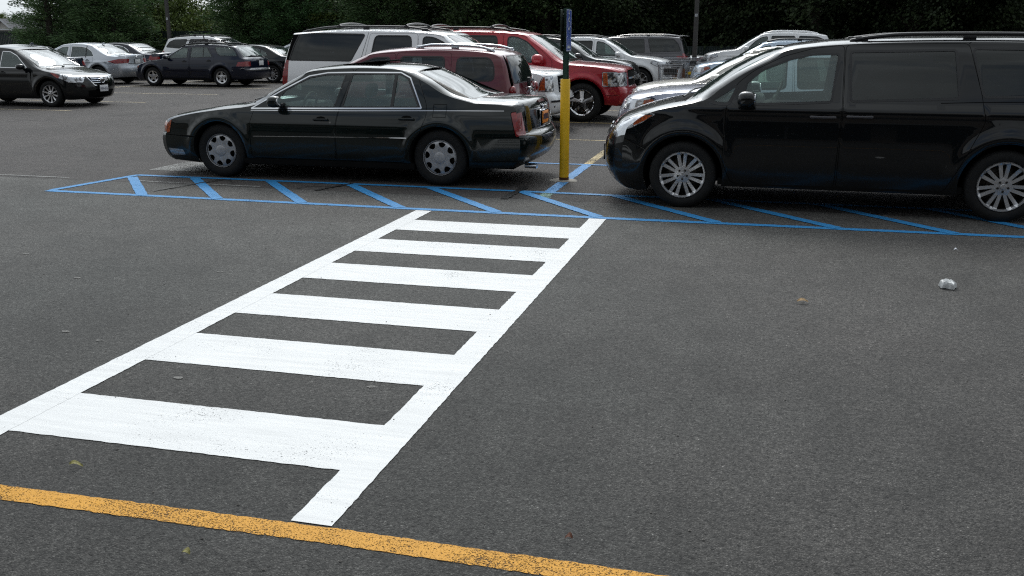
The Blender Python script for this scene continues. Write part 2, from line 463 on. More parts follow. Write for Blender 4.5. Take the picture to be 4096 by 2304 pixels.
def make_rim(sp):
    """alloy or cover with real openings; returns MB in wheel space, outer face towards -y"""
    R0 = sp['rr']; kind = sp['rim']; holes = []
    def wedge(a0, a1, r0, r1, w0, w1):  # opening between two spokes centred at a0 and a1
        pl = []; k = 6
        h0 = math.asin(min(.9, w0 / r0)); h1 = math.asin(min(.9, w1 / r1))
        if a1 - h0 - (a0 + h0) < .02:
            r0 = w0 / math.sin((a1 - a0) / 2) * 1.02; m = (a0 + a1) / 2; pl.append((r0 * math.cos(m), r0 * math.sin(m)))
        else:
            for i in range(k + 1):
                a = a0 + h0 + (a1 - a0 - 2 * h0) * i / k; pl.append((r0 * math.cos(a), r0 * math.sin(a)))
        for i in range(k + 1):
            a = a1 - h1 - (a1 - a0 - 2 * h1) * i / k; pl.append((r1 * math.cos(a), r1 * math.sin(a)))
        return round_poly(pl, .008, 2)
    ph = sp.get('phase', .2)
    if kind == 'cover':
        n = 8
        for i in range(n):
            a = ph + 2 * math.pi * (i + .5) / n; hw = .27
            pl = [(r * math.cos(a + b), r * math.sin(a + b)) for r, b in ((.64 * R0, -hw * .55), (.60 * R0, 0), (.64 * R0, hw * .55), (.74 * R0, hw * .9), (.88 * R0, hw * .95), (.925 * R0, 0), (.88 * R0, -hw * .95), (.74 * R0, -hw * .9))]
            holes.append(round_poly(pl, .008, 2))
    elif kind == 'twin':
        n = 7
        for i in range(n):
            a = ph + 2 * math.pi * i / n; d = .17; st = 2 * math.pi / n
            holes.append(wedge(a + d, a + st - d, .34 * R0, .94 * R0, .019, .018))
            holes.append(wedge(a - d, a + d, .40 * R0, .90 * R0, .012, .017))
    elif kind == 'y':
        n = 5
        for i in range(n):
            a = ph + 2 * math.pi * i / n; st = 2 * math.pi / n
            holes.append(wedge(a + .24, a + st - .24, .30 * R0, .93 * R0, .022, .015))
            holes.append(wedge(a - .24, a + .24, .55 * R0, .93 * R0, .016, .015))
    else:
        n = dict(five=5, holes=5, multi=10, ten=10)[kind]; w0, w1 = dict(five=(.036, .045), holes=(.05, .03), multi=(.013, .016), ten=(.014, .018))[kind]
        for i in range(n):
            a = ph + 2 * math.pi * i / n
            holes.append(wedge(a, a + 2 * math.pi / n, (.34 if kind != 'holes' else .42) * R0, (.93 if kind != 'holes' else .84) * R0, w0, w1))
    k = 48; outl = [(R0 * math.cos(2 * math.pi * i / k), R0 * math.sin(2 * math.pi * i / k)) for i in range(k)]
    rings = [(r * R0 * math.cos(2 * math.pi * i / 24), r * R0 * math.sin(2 * math.pi * i / 24)) for r in (.95, .32, .2) for i in range(24)]
    pts = [Vector(p) for p in outl]; edges = [(i, (i + 1) % k) for i in range(k)]
    for h in holes:
        b = len(pts); pts += [Vector(p) for p in h]; edges += [(b + i, b + (i + 1) % len(h)) for i in range(len(h))]
    pts += [Vector(p) for p in rings]
    v, e, f, *_ = delaunay_2d_cdt(pts, edges, [], 0, 1e-6)
    def prof(r):
        q = r / R0
        if kind == 'cover': return -.012 * (1 - min(1, abs(q - .32) / .06)) * 0 - (.018 if q < .38 else .006 + .010 * math.sin(math.pi * min(1, (q - .38) / .6))) + .012 * max(0, q - .9) * 10
        return .022 * (1 - abs(2 * q - 1) ** 2) * (1 if q < .93 else .3) + (.0 if q < .93 else -.012)
    mb = MB(); fr = []; 
    for t in f:
        c = (sum(v[i].x for i in t) / 3, sum(v[i].y for i in t) / 3)
        if any(inpoly(c, h) for h in holes): continue
        fr.append(tuple(t))
    vs = [(p.x, prof(p.length), p.y) for p in v]; vb = [(p.x, prof(p.length) + (.035 if kind != 'cover' else .012), p.y) for p in v]
    mb.add(vs + vb, fr)
    cnt = {}
    for t in fr:
        for i in range(3):
            a, b = t[i], t[(i + 1) % 3]; key = (min(a, b), max(a, b)); cnt[key] = cnt.get(key, 0) + 1
    n = len(vs); mb.f += [(a, b, b + n, a + n) for (a, b), c in cnt.items() if c == 1]; mb.m += [0] * (len(mb.f) - len(mb.m))
    # rolled outer lip and barrel
    mb.lathe_y([(R0 * .99, -.004), (R0 * 1.015, -.014), (R0 * 1.03, -.006), (R0 * 1.03, .02)], 48)
    mb.lathe_y([(R0 * .97, .005), (R0 * .93, .04), (R0 * .9, .16)], 36, mi=1)
    if kind != 'cover':
        for i in range(5):
            a = ph + 2 * math.pi * (i + .5) / 5; c = (.2 * R0 * 1.05 * math.cos(a), prof(.2 * R0) - .003, .2 * R0 * 1.05 * math.sin(a)); mb.lathe_y([(.0001, -.001), (.011, -.001), (.013, .006)], 8, c, 1)
        mb.lathe_y([(.0001, -.012), (.10 * R0, -.010), (.125 * R0, .0)], 16, (0, prof(0), 0))
    else:
        mb.lathe_y([(.0001, -.026), (.28 * R0, -.026), (.33 * R0, -.022), (.345 * R0, -.010)], 28)
    return mb

def seat(mb, x, y, w, z0, zt, lean=.12, head=True):
    mb.rbox((x - .05, y, z0 + .07), (.52, w, .16), .05)
    rot = Matrix.Rotation(lean * 1.6, 3, 'Y')
    h = zt - z0 - .1
    mb.rbox((x + .24 + lean * .5, y, z0 + .1 + h / 2), (.14, w, h), .05, rot=rot)
    if head: mb.rbox((x + .30 + lean * 1.25, y, zt + .10), (.10, w * .52, .17), .045, rot=rot)

def build_car(sp):
    g = Car(sp); s = g
    # side sheet -------------------------------------------------------
    E = [(p[2], p[3]) for p in g.P]
    out = []
    for p in E:
        if not out or math.hypot(p[0] - out[-1][0], p[1] - out[-1][1]) > 1e-4: out.append(p)
    sill = sp['sill']
    xr_end, zr_end = out[-1]; bottom = []
    def arc(xw, zs1, zs0):
        zc = g.r; a1 = math.asin(max(-.95, (zs1 - zc) / g.Ra)); a0 = math.asin(max(-.95, (zs0 - zc) / g.Ra)); k = 26
        A0 = a1; A1 = math.pi - a0
        return [(xw + g.Ra * math.cos(A0 + (A1 - A0) * i / k), zc + g.Ra * math.sin(A0 + (A1 - A0) * i / k)) for i in range(k + 1)]
    arches = {}
    arches[1] = arc(sp['xr'], sill[2], sill[1]); arches[0] = arc(sp['xf'], sill[1], sill[0])
    bottom += [(xr_end - .1, (zr_end + sill[2]) / 2)] + arches[1]
    xa, xb = arches[1][-1][0], arches[0][0][0]
    bottom += [(xa + (xb - xa) * i / 12, sill[1]) for i in range(1, 12)] + arches[0]
    outline = out + bottom
    regs, info = [], {}
    for k in ('panels', 'doors', 'windows', 'lights'):
        r_, i_ = ring_regions(sp.get(k, []), k); regs += r_; info.update(i_)
    g.doors = [k for k in info if k.startswith('doors') and info[k][0] == 'door']
    info['seam'] = ('panel_seams', None, 'gap', -.002)
    for i, (q, w, m, nm) in enumerate(sp.get('strips', [])):
        regs.append((f'st{i}', strip_poly(q, w))); info[f'st{i}'] = (nm, None, m, .002)
    for q in sp.get('gaps', []): regs.append(('seam', strip_poly(q, sp.get('gapw', .007))))
    gr = sp.get('grid', .09)
    arcpts = []
    for xw in g.wheels:
        for dr_ in (.012, .03, .05, .072, .098, .13, .17):
            n_ = 46
            for i in range(n_ + 1):
                a = -.15 + (math.pi + .3) * i / n_; q = (xw + (g.Ra + dr_) * math.cos(a), g.r + (g.Ra + dr_) * math.sin(a))
                if inpoly(q, outline): arcpts.append(q)
    v, tris = triangulate(outline, [p for _, p in regs], gr, None, arcpts)
    bodies = []
    for sg in (-1, 1):
        o = g.sheet(v, tris, regs, info, lambda x, z, off: g.side(x, z, sg, off), lambda x, z: g.nside(x, z, sg), sg)
        bodies.append(o.pop('body'))
        if 'seam' in o: bodies.append(('seam',) + o.pop('seam'))
        idx = {}
        for k in sorted(o, key=lambda k: (k[-1] in 'tb', k)):
            nm, par, mat, _ = info[k]; vs, fs, ns = o[k]
            idx[k] = g.emit(nm, idx.get(par), mat, vs, fs, ns)
        # handles on doors
        for (dk, x, z, w) in sp.get('handles', []):
            mb = MB(); y = sg * (g.W(x, z) + .012)
            mb.rbox((x, y + sg * .006, z), (w, .022, .026), .01); mb.rbox((x - w * .4, y - sg * .008, z), (.03, .03, .03), .008); mb.rbox((x + w * .4, y - sg * .008, z), (.03, .03, .03), .008)
            mb.ball((x, sg * (g.W(x, z) - .012), z), (w * .85, .03, .075), 1, 2)
            g.add('door_handle', mb, (sp.get('hm', 'PAINT'), 'gap'), idx.get(f'doors{dk}'))
    # top sheet --------------------------------------------------------
    ts = .85; U = g.u[-1]; n = len(g.u)
    tl = [(-1, 0)]
    rect = [(u, -ts) for u in g.u] + [(U, t * ts) for t in (-.9, -.7, -.4, -.15, .15, .4, .7, .9)] + [(u, ts) for u in reversed(g.u)] + [(0, t * ts) for t in (.9, .7, .4, .15, -.15, -.4, -.7, -.9)]
    treg = []; tinfo = {'seam': info['seam']}
    tlist = sp['topf'](g)
    for i, d in enumerate(tlist):
        for sgn in ((1, -1) if d.get('mirror') else (1,)):
            pl = [(a, b * ts * sgn) for a, b in d['p']]; pl = round_poly(pl, d.get('r', .03)) if d.get('r', .03) else pl
            k = f"T{i}{'m' if sgn < 0 else 'p'}"
            if d.get('gap'): treg.append(('seam', grow(pl, d['gap'])))
            if d.get('trim'): treg.append((k + 't', grow(pl, d['trim']))); tinfo[k + 't'] = ('window_trim', k, d.get('tm', 'blackplastic'), .002)
            treg.append((k, pl)); tinfo[k] = (d['n'], None, d['m'], d.get('o', 0))
    extra = [[(u, sgn * q * ts) for u in g.u[1:-1]] for sgn in (-1, 1) for q in (.97, .92, .84)]
    pts_extra = [p for e in extra for p in e]
    v, tris = triangulate_x(rect, [p for _, p in treg], gr, pts_extra)
    o = g.sheet(v, tris, treg, tinfo, lambda u, t, off: g.T(u, t / ts, off), lambda u, t: g.nT(u, t / ts), 1)
    bodies.append(o.pop('body'))
    if 'seam' in o: bodies.append(('seam',) + o.pop('seam'))
    idx = {}
    for k in sorted(o, key=lambda k: (k[-1] == 't', k)):
        nm, par, mat, _ = tinfo[k]; vs, fs, ns = o[k]; idx[k] = g.emit(nm, idx.get(par), mat, vs, fs, ns)
    # the one body mesh (paint + seams)
    vs, fs, ns, mi = [], [], [], []
    for b in bodies:
        isg = b[0] == 'seam'; a, f, nn = b[1:] if isg else b; k = len(vs); vs += a; ns += nn
        for q in f: fs.append(tuple(i + k for i in q)); mi.append(1 if isg else 0)
    bi = g.emit2('body', vs, fs, ns, mi)
    # wheel wells, floor
    mb = MB()
    for j, xw in enumerate(g.wheels):
        for sg in (-1, 1):
            A = arches[j]; k = len(A); yo = [sg * (g.W(a, b) - .002) for a, b in A]; yi = sg * .5
            mb.add([(a, y, b) for (a, b), y in zip(A, yo)] + [(a, yi, b) for a, b in A], [(i, i + 1, k + i + 1, k + i) for i in range(k - 1)])
            mb.add([(a, yi, b) for a, b in A], [tuple(range(k))])
    w0 = g.W(g.L / 2, .5); xa = sp['xf'] + g.Ra; xb = sp['xr'] - g.Ra
    mb.box(((xa + xb) / 2, 0, sill[1] + .05), (xb - xa + .1, 2 * w0 - .08, .06))
    mb.box((g.L / 2, 0, sill[1] + .06), (g.L - .7, .98, .12))
    g.add('underbody', mb, 'well', smooth=False)
    # wheels
    rim = make_rim(sp); rr = sp['rr']; r = g.r; tw = .20
    for j, xw in enumerate(g.wheels):
        for sg in (-1, 1):
            yo = sg * (g.W(xw, g.r + g.Ra) - sp.get('inset', .05))
            hub = MB(); d = -sg
            hub.lathe_y([(.0001, d * .07), (rr * .62, d * .07), (rr * .62, d * .10), (rr * .94, d * .12), (rr * .94, d * .2), (.0001, d * .2)], 28, (xw, yo, r))
            wi = g.add('wheel', hub, 'brake')
            ty = MB(); s_ = d
            ty.lathe_y([(rr * 1.0, s_ * .012), (rr * 1.03, s_ * -.004), (rr * 1.10, s_ * -.012), (rr * .5 + r * .5, s_ * -.018), (r * .94, s_ * -.008), (r * .985, s_ * .012), (r, s_ * .04), (r, s_ * (tw - .04)), (r * .97, s_ * (tw - .01)), (rr, s_ * tw)], 48, (xw, yo, r))
            g.add('tyre', ty, 'rubber', wi, smooth=60)
            rm = MB(); rm.add([(xw + a, yo + (b if sg < 0 else -b), r + c) for a, b, c in rim.v], rim.f); rm.m = list(rim.m)
            g.add('rim', rm, (sp.get('rimm', 'alloy'), 'brake'), wi, smooth=40)
    # interior
    si = sp['seats']; z0 = si.get('z', .38); zt = si['top']
    for x in si['x']:
        for y in si.get('y', (-.36, .36)):
            mb = MB(); seat(mb, x, y, si.get('w', .48), z0, zt); g.add('seat', mb, si.get('m', 'seatg'))
    mb = MB(); xd = si['dash']; zd = si['dz']
    mb.rbox((xd, 0, zd - .12), (.42, 1.30, .22), .06); g.add('dashboard', mb, 'dash')
    mb = MB(); c = Vector((xd + .32, -.36, zd - .03)); k = 20
    ring = [c + Vector((.06 * math.sin(2 * math.pi * i / k), .185 * math.cos(2 * math.pi * i / k), .175 * math.sin(2 * math.pi * i / k))) for i in range(k + 1)]
    mb.tube(ring, .016, 8); mb.ball(c, (.06, .14, .12), 0, 2); mb.tube([c + Vector((0, -.18, 0)), c + Vector((0, .18, 0))], .014, 6); mb.tube([c, c + Vector((-.25, 0, -.1))], .03, 6)
    g.add('steering_wheel', mb, 'wheelrim')
    # mirrors
    if sp.get('mirror'):
        x, z, w, h = sp['mirror']
        for sg in (-1, 1):
            y0 = g.W(x, z); mb = MB()
            mb.ball((x - .02, sg * (y0 + .15), z + .03), (h * 1.12, w, h), 0, 3, pw=.75)
            mb.rbox((x + .01, sg * (y0 + .04), z - .01), (.09, .12, .045), .02, 1)
            mi_ = g.add('side_mirror', mb, (sp.get('mm', 'PAINT'), 'blackplastic'))
            mb = MB(); mb.ball((x - .02 + h * .47, sg * (y0 + .15), z + .03), (.03, w * .82, h * .8), 0, 2); g.add('mirror_glass', mb, 'chrome', mi_)
    # roof rails
    for (x0, x1, h, q, m) in sp.get('rails', []):
        for sg in (-1, 1):
            mb = MB(); pts = []; k = 16
            for i in range(k + 1):
                t = i / k; x = x0 + (x1 - x0) * t; b = Vector(g.T(g.ux(x), sg * q)); b.z += h * min(1, 5 * t, 5 * (1 - t)) ** .6 if 0 < t < 1 else 0.0; pts.append(b)
            mb.tube(pts, .02, 8)
            for t in (.05, .5, .95):
                x = x0 + (x1 - x0) * t; b = g.T(g.ux(x), sg * q); mb.rbox((b[0], b[1], b[2] + h * .35), (.12, .03, h * .9), .01)
            g.add('roof_rail', mb, m)
    for x in sp.get('crossbars', []):
        mb = MB(); q = sp['rails'][0][3]; h = sp['rails'][0][2]; k = 10; pts = []
        a = Vector(g.T(g.ux(x), -q)); 
        for i in range(k + 1):
            t = -1 + 2 * i / k; pts.append((x, a.y * -t, a.z + h + .03 + .035 * (1 - t * t)))
        mb.tube(pts, .016, 8, flat=1.6); mb.rbox((x, a.y, a.z + h), (.1, .05, .05), .015); mb.rbox((x, -a.y, a.z + h), (.1, .05, .05), .015)
        g.add('roof_crossbar', mb, 'blackplastic')
    # wipers
    for (x, y0, y1, dx) in sp.get('wipers', []):
        mb = MB(); pts = []
        for i in range(7):
            t = i / 6; y = y0 + (y1 - y0) * t; u = g.ux(x + dx * t); w_ = g.W(*g.C(u)[2:4]); p = Vector(g.T(u, y / w_, .03)); pts.append(p)
        mb.tube(pts, .009, 6); g.add('wiper', mb, 'blackplastic')
    if sp.get('extra'): sp['extra'](g)
    return g

def triangulate_x(outline, polys, gx, extra):
    pts = [Vector(p) for p in outline]; n = len(pts); edges = [(i, (i + 1) % n) for i in range(n)]
    for p in polys:
        b = len(pts); pts.extend(Vector(q) for q in p); edges += [(b + i, b + (i + 1) % len(p)) for i in range(len(p))]
    pts += [Vector(p) for p in extra]
    xs = [p[0] for p in outline]; ys = [p[1] for p in outline]; x = min(xs) + gx / 2
    while x < max(xs):
        y = min(ys) + gx / 2
        while y < max(ys): pts.append(Vector((x, y))); y += gx
        x += gx
    v, e, f, *_ = delaunay_2d_cdt(pts, edges, [], 0, 1e-5); tris = []
    for t in f:
        if len(t) != 3: continue
        c = ((v[t[0]].x + v[t[1]].x + v[t[2]].x) / 3, (v[t[0]].y + v[t[1]].y + v[t[2]].y) / 3)
        if inpoly(c, outline): tris.append((tuple(t), c))
    return v, tris

def emit2(g, name, vs, fs, ns, mi):
    f2, m2 = [], []
    for q, m in zip(fs, mi):
        a, b, c = (Vector(vs[i]) for i in q); n = (b - a).cross(c - a)
        if n.length < 1e-10: continue
        f2.append(q if n.dot(ns[q[0]] + ns[q[1]] + ns[q[2]]) > 0 else q[::-1]); m2.append(m)
    me = bpy.data.meshes.new(name); me.from_pydata(vs, [], f2)
    me.materials.append(M['gap']); me.materials.append(M['gap'])
    me.polygons.foreach_set('material_index', m2)
    me.polygons.foreach_set('use_smooth', [True] * len(f2)); me.update()
    me.normals_split_custom_set_from_vertices([tuple(n) for n in ns])
    g.items.append([name, me, None, ('PAINT', 'gap')]); return len(g.items) - 1
Car.emit2 = emit2

_cache = {}
def place_car(kind, spec, pal, loc, face, label, cat, name, extra=None, drop=()):
    """face -1: nose towards -X, +1: nose towards +X.  loc = (x of the nose, y of the near flank)"""
    if kind not in _cache: _cache[kind] = build_car(spec)
    g = _cache[kind]; hw = max(g.W(g.L * .5, z) for z in (.4, .5, .6, .7, .8))
    yc = loc[1] + hw
    root = empty(name, (loc[0], yc, 0), 0 if face < 0 else math.pi)
    root.rotation_euler.z += R(loc[2]) if len(loc) > 2 else 0
    tag(root, label, cat, 'cars parked in the lot')
    objs = []
    for it in g.items:
        if it[0] in drop: objs.append(None); continue
        nm, me, par, mats = it[:4]
        mm = [M[pal.get(m, m)] for m in mats]; key = (kind, id(me), tuple(x.name for x in mm))
        me2 = _cache.get(key)
        if me2 is None:
            me2 = me.copy()
            for i, x in enumerate(mm): me2.materials[i] = x
            _cache[key] = me2
        o = bpy.data.objects.new(nm, me2)
        link(o, objs[par] if par is not None and objs[par] is not None else root); objs.append(o)
        if len(it) > 4 and it[4]: o['label'] = it[4]
    if extra: extra(g, root)
    return root
# ------------------------------------------------------------------ car shapes (nose at x=0, traced side views, metres)
def D(p, **k): return dict(n='door', m='PAINT', p=p, gap=.005, r=.05, **k)
def Wn(p, m='GF', **k):
    d = dict(n='window', m=m, p=p, trim=.022, tm='TRIM', o=-.004, r=.04); d.update(k); return d

def text_mesh(body, size, name='plate_text', extrude=.0008):
    c = bpy.data.curves.new(name, 'FONT'); c.body = body; c.size = size; c.align_x = 'CENTER'; c.align_y = 'CENTER'; c.extrude = extrude
    o = bpy.data.objects.new(name, c); me = bpy.data.meshes.new_from_object(o); bpy.data.objects.remove(o); return me

def plate(g, z, rear, mat, txt=None, u=None, t=0.0, frame='blackplastic', w=.31, h=.155, yo=0.0, tilt=0.0):
    """licence plate standing on the nose or tail; letters are real geometry"""
    u = g.ur(z) if rear else g.uf(z); p = Vector(g.T(u, yo / 1.0)); sx = 1 if rear else -1
    mb = MB(); mb.rbox((p.x + sx * .012, p.y, z), (.012, w + .03, h + .03), .006); i = g.add('license_plate', mb, frame)
    mb = MB(); mb.rbox((p.x + sx * .019, p.y, z), (.006, w, h), .003); g.add('plate_face', mb, mat, i)
    if txt:
        me = text_mesh(txt, .105); rot = Matrix.Rotation(sx * math.pi / 2, 4, 'Z') @ Matrix.Rotation(math.pi / 2, 4, 'X')
        me.transform(Matrix.Translation((p.x + sx * .0235, p.y, z - .01)) @ rot @ Matrix.Diagonal((.62, 1, 1, 1)))
        me.materials.clear(); me.materials.append(M['ink']); g.items.append(['plate_text', me, i, ('ink',)])

def slab(g, name, u0, u1, t0, t1, off, mat, parent=None, n=8, th=.012):
    """strip that follows the nose or tail"""
    mb = MB(); rows = []
    for i in range(n + 1):
        t = t0 + (t1 - t0) * i / n
        rows.append((g.T(u0, t, off), g.T(u1, t, off), g.T(u1, t, off - th), g.T(u0, t, off - th)))
    for a, b in zip(rows, rows[1:]):
        for j in range(4): mb.quad(a[j], a[(j + 1) % 4], b[(j + 1) % 4], b[j])
    mb.quad(*rows[0]); mb.quad(*rows[-1]); return g.add(name, mb, mat, parent)

SP = {}
# ---- long black saloon
def sedan_extra(g):
    # tail: plate recess with chrome surround, badge, exhaust tips, high brake light
    z = .775; u = g.ur(.775); p = Vector(g.T(u, 0)); mb = MB()
    mb.rbox((p.x + .008, 0, z), (.016, .46, .20), .02); i = g.add('plate_surround', mb, 'chrome')
    mb = MB(); mb.rbox((p.x + .016, 0, z), (.012, .42, .165), .01); g.add('plate_recess', mb, 'gap', i)
    mb = MB(); mb.rbox((p.x + .024, 0, z), (.008, .31, .145), .003); j = g.add('license_plate', mb, 'plateO')
    mb = MB()
    for k in range(6): mb.box((p.x + .0295, -.11 + .044 * k, z + .005), (.003, .026, .07))
    g.add('plate_text', mb, 'ink', j)
    mb = MB(); pu = g.ur(.915); q = Vector(g.T(pu, 0, .0)); mb.ball((q.x + .01, 0, .905), (.02, .17, .07), 0, 2); g.add('trunk_badge', mb, 'chrome')
    slab(g, 'brake_light', g.ur(.955), g.ur(.98), -.2, .2, .008, 'redlens2')
    mb = MB()
    for y in (-.52, -.58): mb.tube([(4.92, y, .24), (5.06, y, .235)], .028, 12)
    g.add('exhaust_tip', mb, 'chrome')
    # raised glass sunroof
    mb = MB(); mb.rbox((2.80, 0, 1.408), (.50, .82, .018), .008, rot=Matrix.Rotation(R(-5.5), 3, 'Y')); g.add('sunroof', mb, ('gap',))
    # bumper rub strips, antenna-less; door lock
    for sg in (-1, 1):
        mb = MB(); mb.lathe_y([(.0001, -.004), (.012, -.004), (.013, .01)], 10, (2.58, sg * (g.W(2.58, .72) + .004), .722)); g.add('door_lock', mb, 'chrome')
SP['sedan'] = dict(L=5.18, xf=1.05, xr=3.95, r=.335, rr=.205, rim='cover', rimm='cover', Ra=.372, sup=2.6, inset=.06, grid=.07, flare=.030, flw=.10,
    W=[(.15, .80), (.28, .885), (.40, .915), (.56, .925), (.66, .918), (.80, .885), (.90, .835), (1.05, .765), (1.20, .69), (1.34, .60), (1.5, .5)],
    top=[(.12, .19, 'f', 1), (.05, .25, 'f'), (.005, .36, 'f'), (0, .47, 'f'), (.03, .53, 'f', 1), (.075, .545, 'f', 1), (.085, .64, 'f'), (.12, .71, 'h'), (.22, .755, 'h'),
         (.6, .825, 'h'), (1.0, .885, 'h'), (1.36, .925, 'h', 1), (1.45, .96, 'w'), (1.7, 1.115, 'w'), (2.0, 1.285, 'w'), (2.18, 1.35, 't'), (2.5, 1.39, 't'), (2.95, 1.405, 't'), (3.35, 1.39, 't'),
         (3.62, 1.345, 'r', 1), (3.85, 1.245, 'r'), (4.12, 1.11, 'r'), (4.36, 1.035, 'k', 1), (4.7, 1.025, 'k'), (4.98, 1.005, 'k', 1), (5.04, .97, 'k'), (5.07, .80, 'b'), (5.09, .64, 'b', 1),
         (5.15, .615, 'b'), (5.18, .55, 'b'), (5.17, .43, 'b'), (5.10, .32, 'b'), (4.96, .24, 'b', 1)],
    df=(.25, .7), dr=(.18, .6), drops=dict(h=.05, w=.05, t=.05, r=.05, k=.065, b=0.0), bow=.10, rbow=.12, tf=(1.2, .13), tr=(1.2, .10),
    sill=[.165, .175, .22], ridges=[(.70, .006, .03, 1.4, 3.7)],
    doors=[D([(1.50, .27), (2.62, .27), (2.64, .72), (2.67, .90), (2.79, 1.345), (2.45, 1.345), (2.2, 1.30), (1.93, 1.145), (1.56, .90), (1.50, .70)]),
           D([(2.635, .27), (3.50, .27), (3.60, .45), (3.72, .62), (3.79, .81), (3.78, .94), (3.60, 1.31), (3.4, 1.35), (2.81, 1.35), (2.685, .90), (2.655, .72)])],
    windows=[Wn([(1.80, .90), (2.60, .908), (2.69, 1.275), (2.45, 1.272), (2.23, 1.235), (1.93, 1.082)], trim=.016, r=.02, tm='blackplastic'),
             Wn([(2.72, .912), (3.67, .927), (3.50, 1.235), (3.39, 1.285), (2.79, 1.28)], trim=.016, r=.02, tm='blackplastic', bars=[([(3.345, .90), (3.345, 1.30)], .04)])],
    lights=[dict(n='headlight', m='amber', p=[(.20, .545), (.33, .545), (.37, .72), (.26, .76), (.15, .73)], trim=.008, tm='gap', tn='lamp_rim', r=.01),
            dict(n='fog_light', m='foglens', p=[(.27, .345), (.50, .335), (.52, .265), (.30, .255)], r=.01),
            dict(n='taillight', m='redmid', p=[(4.845, .875), (5.1, .90), (5.15, .61), (4.93, .60)], r=.02, trim=.006, tm='gap', tn='lamp_rim')],
    panels=[dict(n='mirror_sail', m='blackplastic', p=[(1.62, .895), (1.775, .90), (1.90, 1.06), (1.86, 1.045)], r=.01)],
    strips=[([(1.50, .868), (2.65, .888), (3.72, .907)], .016, 'chrome', 'window_chrome'), ([(1.50, .868), (1.87, 1.08), (2.215, 1.258), (2.45, 1.298), (2.79, 1.305), (3.40, 1.308), (3.53, 1.25), (3.72, .907)], .014, 'chrome', 'window_chrome'), ([(1.50, .845), (2.8, .862), (4.0, .885), (4.72, .892)], .006, 'chrome', 'pinstripe'), ([(1.54, .535), (3.56, .565)], .006, 'chrome', 'pinstripe')],
    gaps=[[(4.36, .585), (5.2, .61)], [(.72, .505), (.0, .53)], [(1.44, .235), (3.55, .25)], [(3.87, .955), (4.03, .955), (4.035, .81), (3.875, .81), (3.87, .955)], [(4.32, .30), (5.1, .33)]],
    handles=[(0, 2.45, .755, .20), (1, 3.55, .785, .20)], hm='PAINT', mirror=(1.90, .93, .17, .14), seats=dict(x=(2.45, 3.35), top=.98, dash=1.72, dz=.90, m='seatg', z=.36),
    topf=lambda g: [
        dict(n='windshield', m='GW', p=[(g.ux(1.40), -.86), (g.ux(2.14), -.84), (g.ux(2.14), .84), (g.ux(1.40), .86)], trim=.02, o=-.004),
        dict(n='rear_window', m='GW', p=[(g.ux(3.64), -.80), (g.ux(4.32), -.86), (g.ux(4.32), .86), (g.ux(3.64), .80)], trim=.02, o=-.004),
        dict(n='hood_seam', m='gap', p=strip_poly([(g.ux(.24), .82), (g.ux(.6), .88), (g.ux(1.36), .92)], .008), mirror=1, r=0),
        dict(n='headlight', m='clearlens', p=[(g.uf(.56), .62), (g.uf(.72), .62), (g.uf(.72), .87), (g.uf(.56), .87)], mirror=1),
        dict(n='turn_signal', m='amber', p=[(g.uf(.56), .88), (g.uf(.72), .88), (g.uf(.72), 1.01), (g.uf(.56), 1.01)], mirror=1, r=.01),
        dict(n='grille', m='chrome', p=[(g.uf(.56), -.42), (g.uf(.72), -.45), (g.uf(.72), .45), (g.uf(.56), .42)]),
        dict(n='taillight', m='redmid', p=[(g.ur(.90), .92), (g.ur(.90), 1.01), (g.ur(.62), 1.01), (g.ur(.62), .88)], mirror=1, r=.01),
        dict(n='trunk_seam', m='gap', p=strip_poly([(g.ux(4.40), .86), (g.ux(4.95), .80), (g.ur(.66), .80)], .008), mirror=1, r=0),
    ], wipers=[(1.42, -.62, .05, .05), (1.42, .02, .6, .04)], extra=sedan_extra, step=.05)

SP['sedan']['top'] = [((k[0] - (k[0] - 4.36) * .09) if k[0] > 4.36 else k[0],) + tuple(k[1:]) for k in SP['sedan']['top']]; SP['sedan']['L'] = 5.106
for _d in SP['sedan']['lights']:
    _d['p'] = [((x - (x - 4.36) * .09) if x > 4.36 else x, z) for x, z in _d['p']]
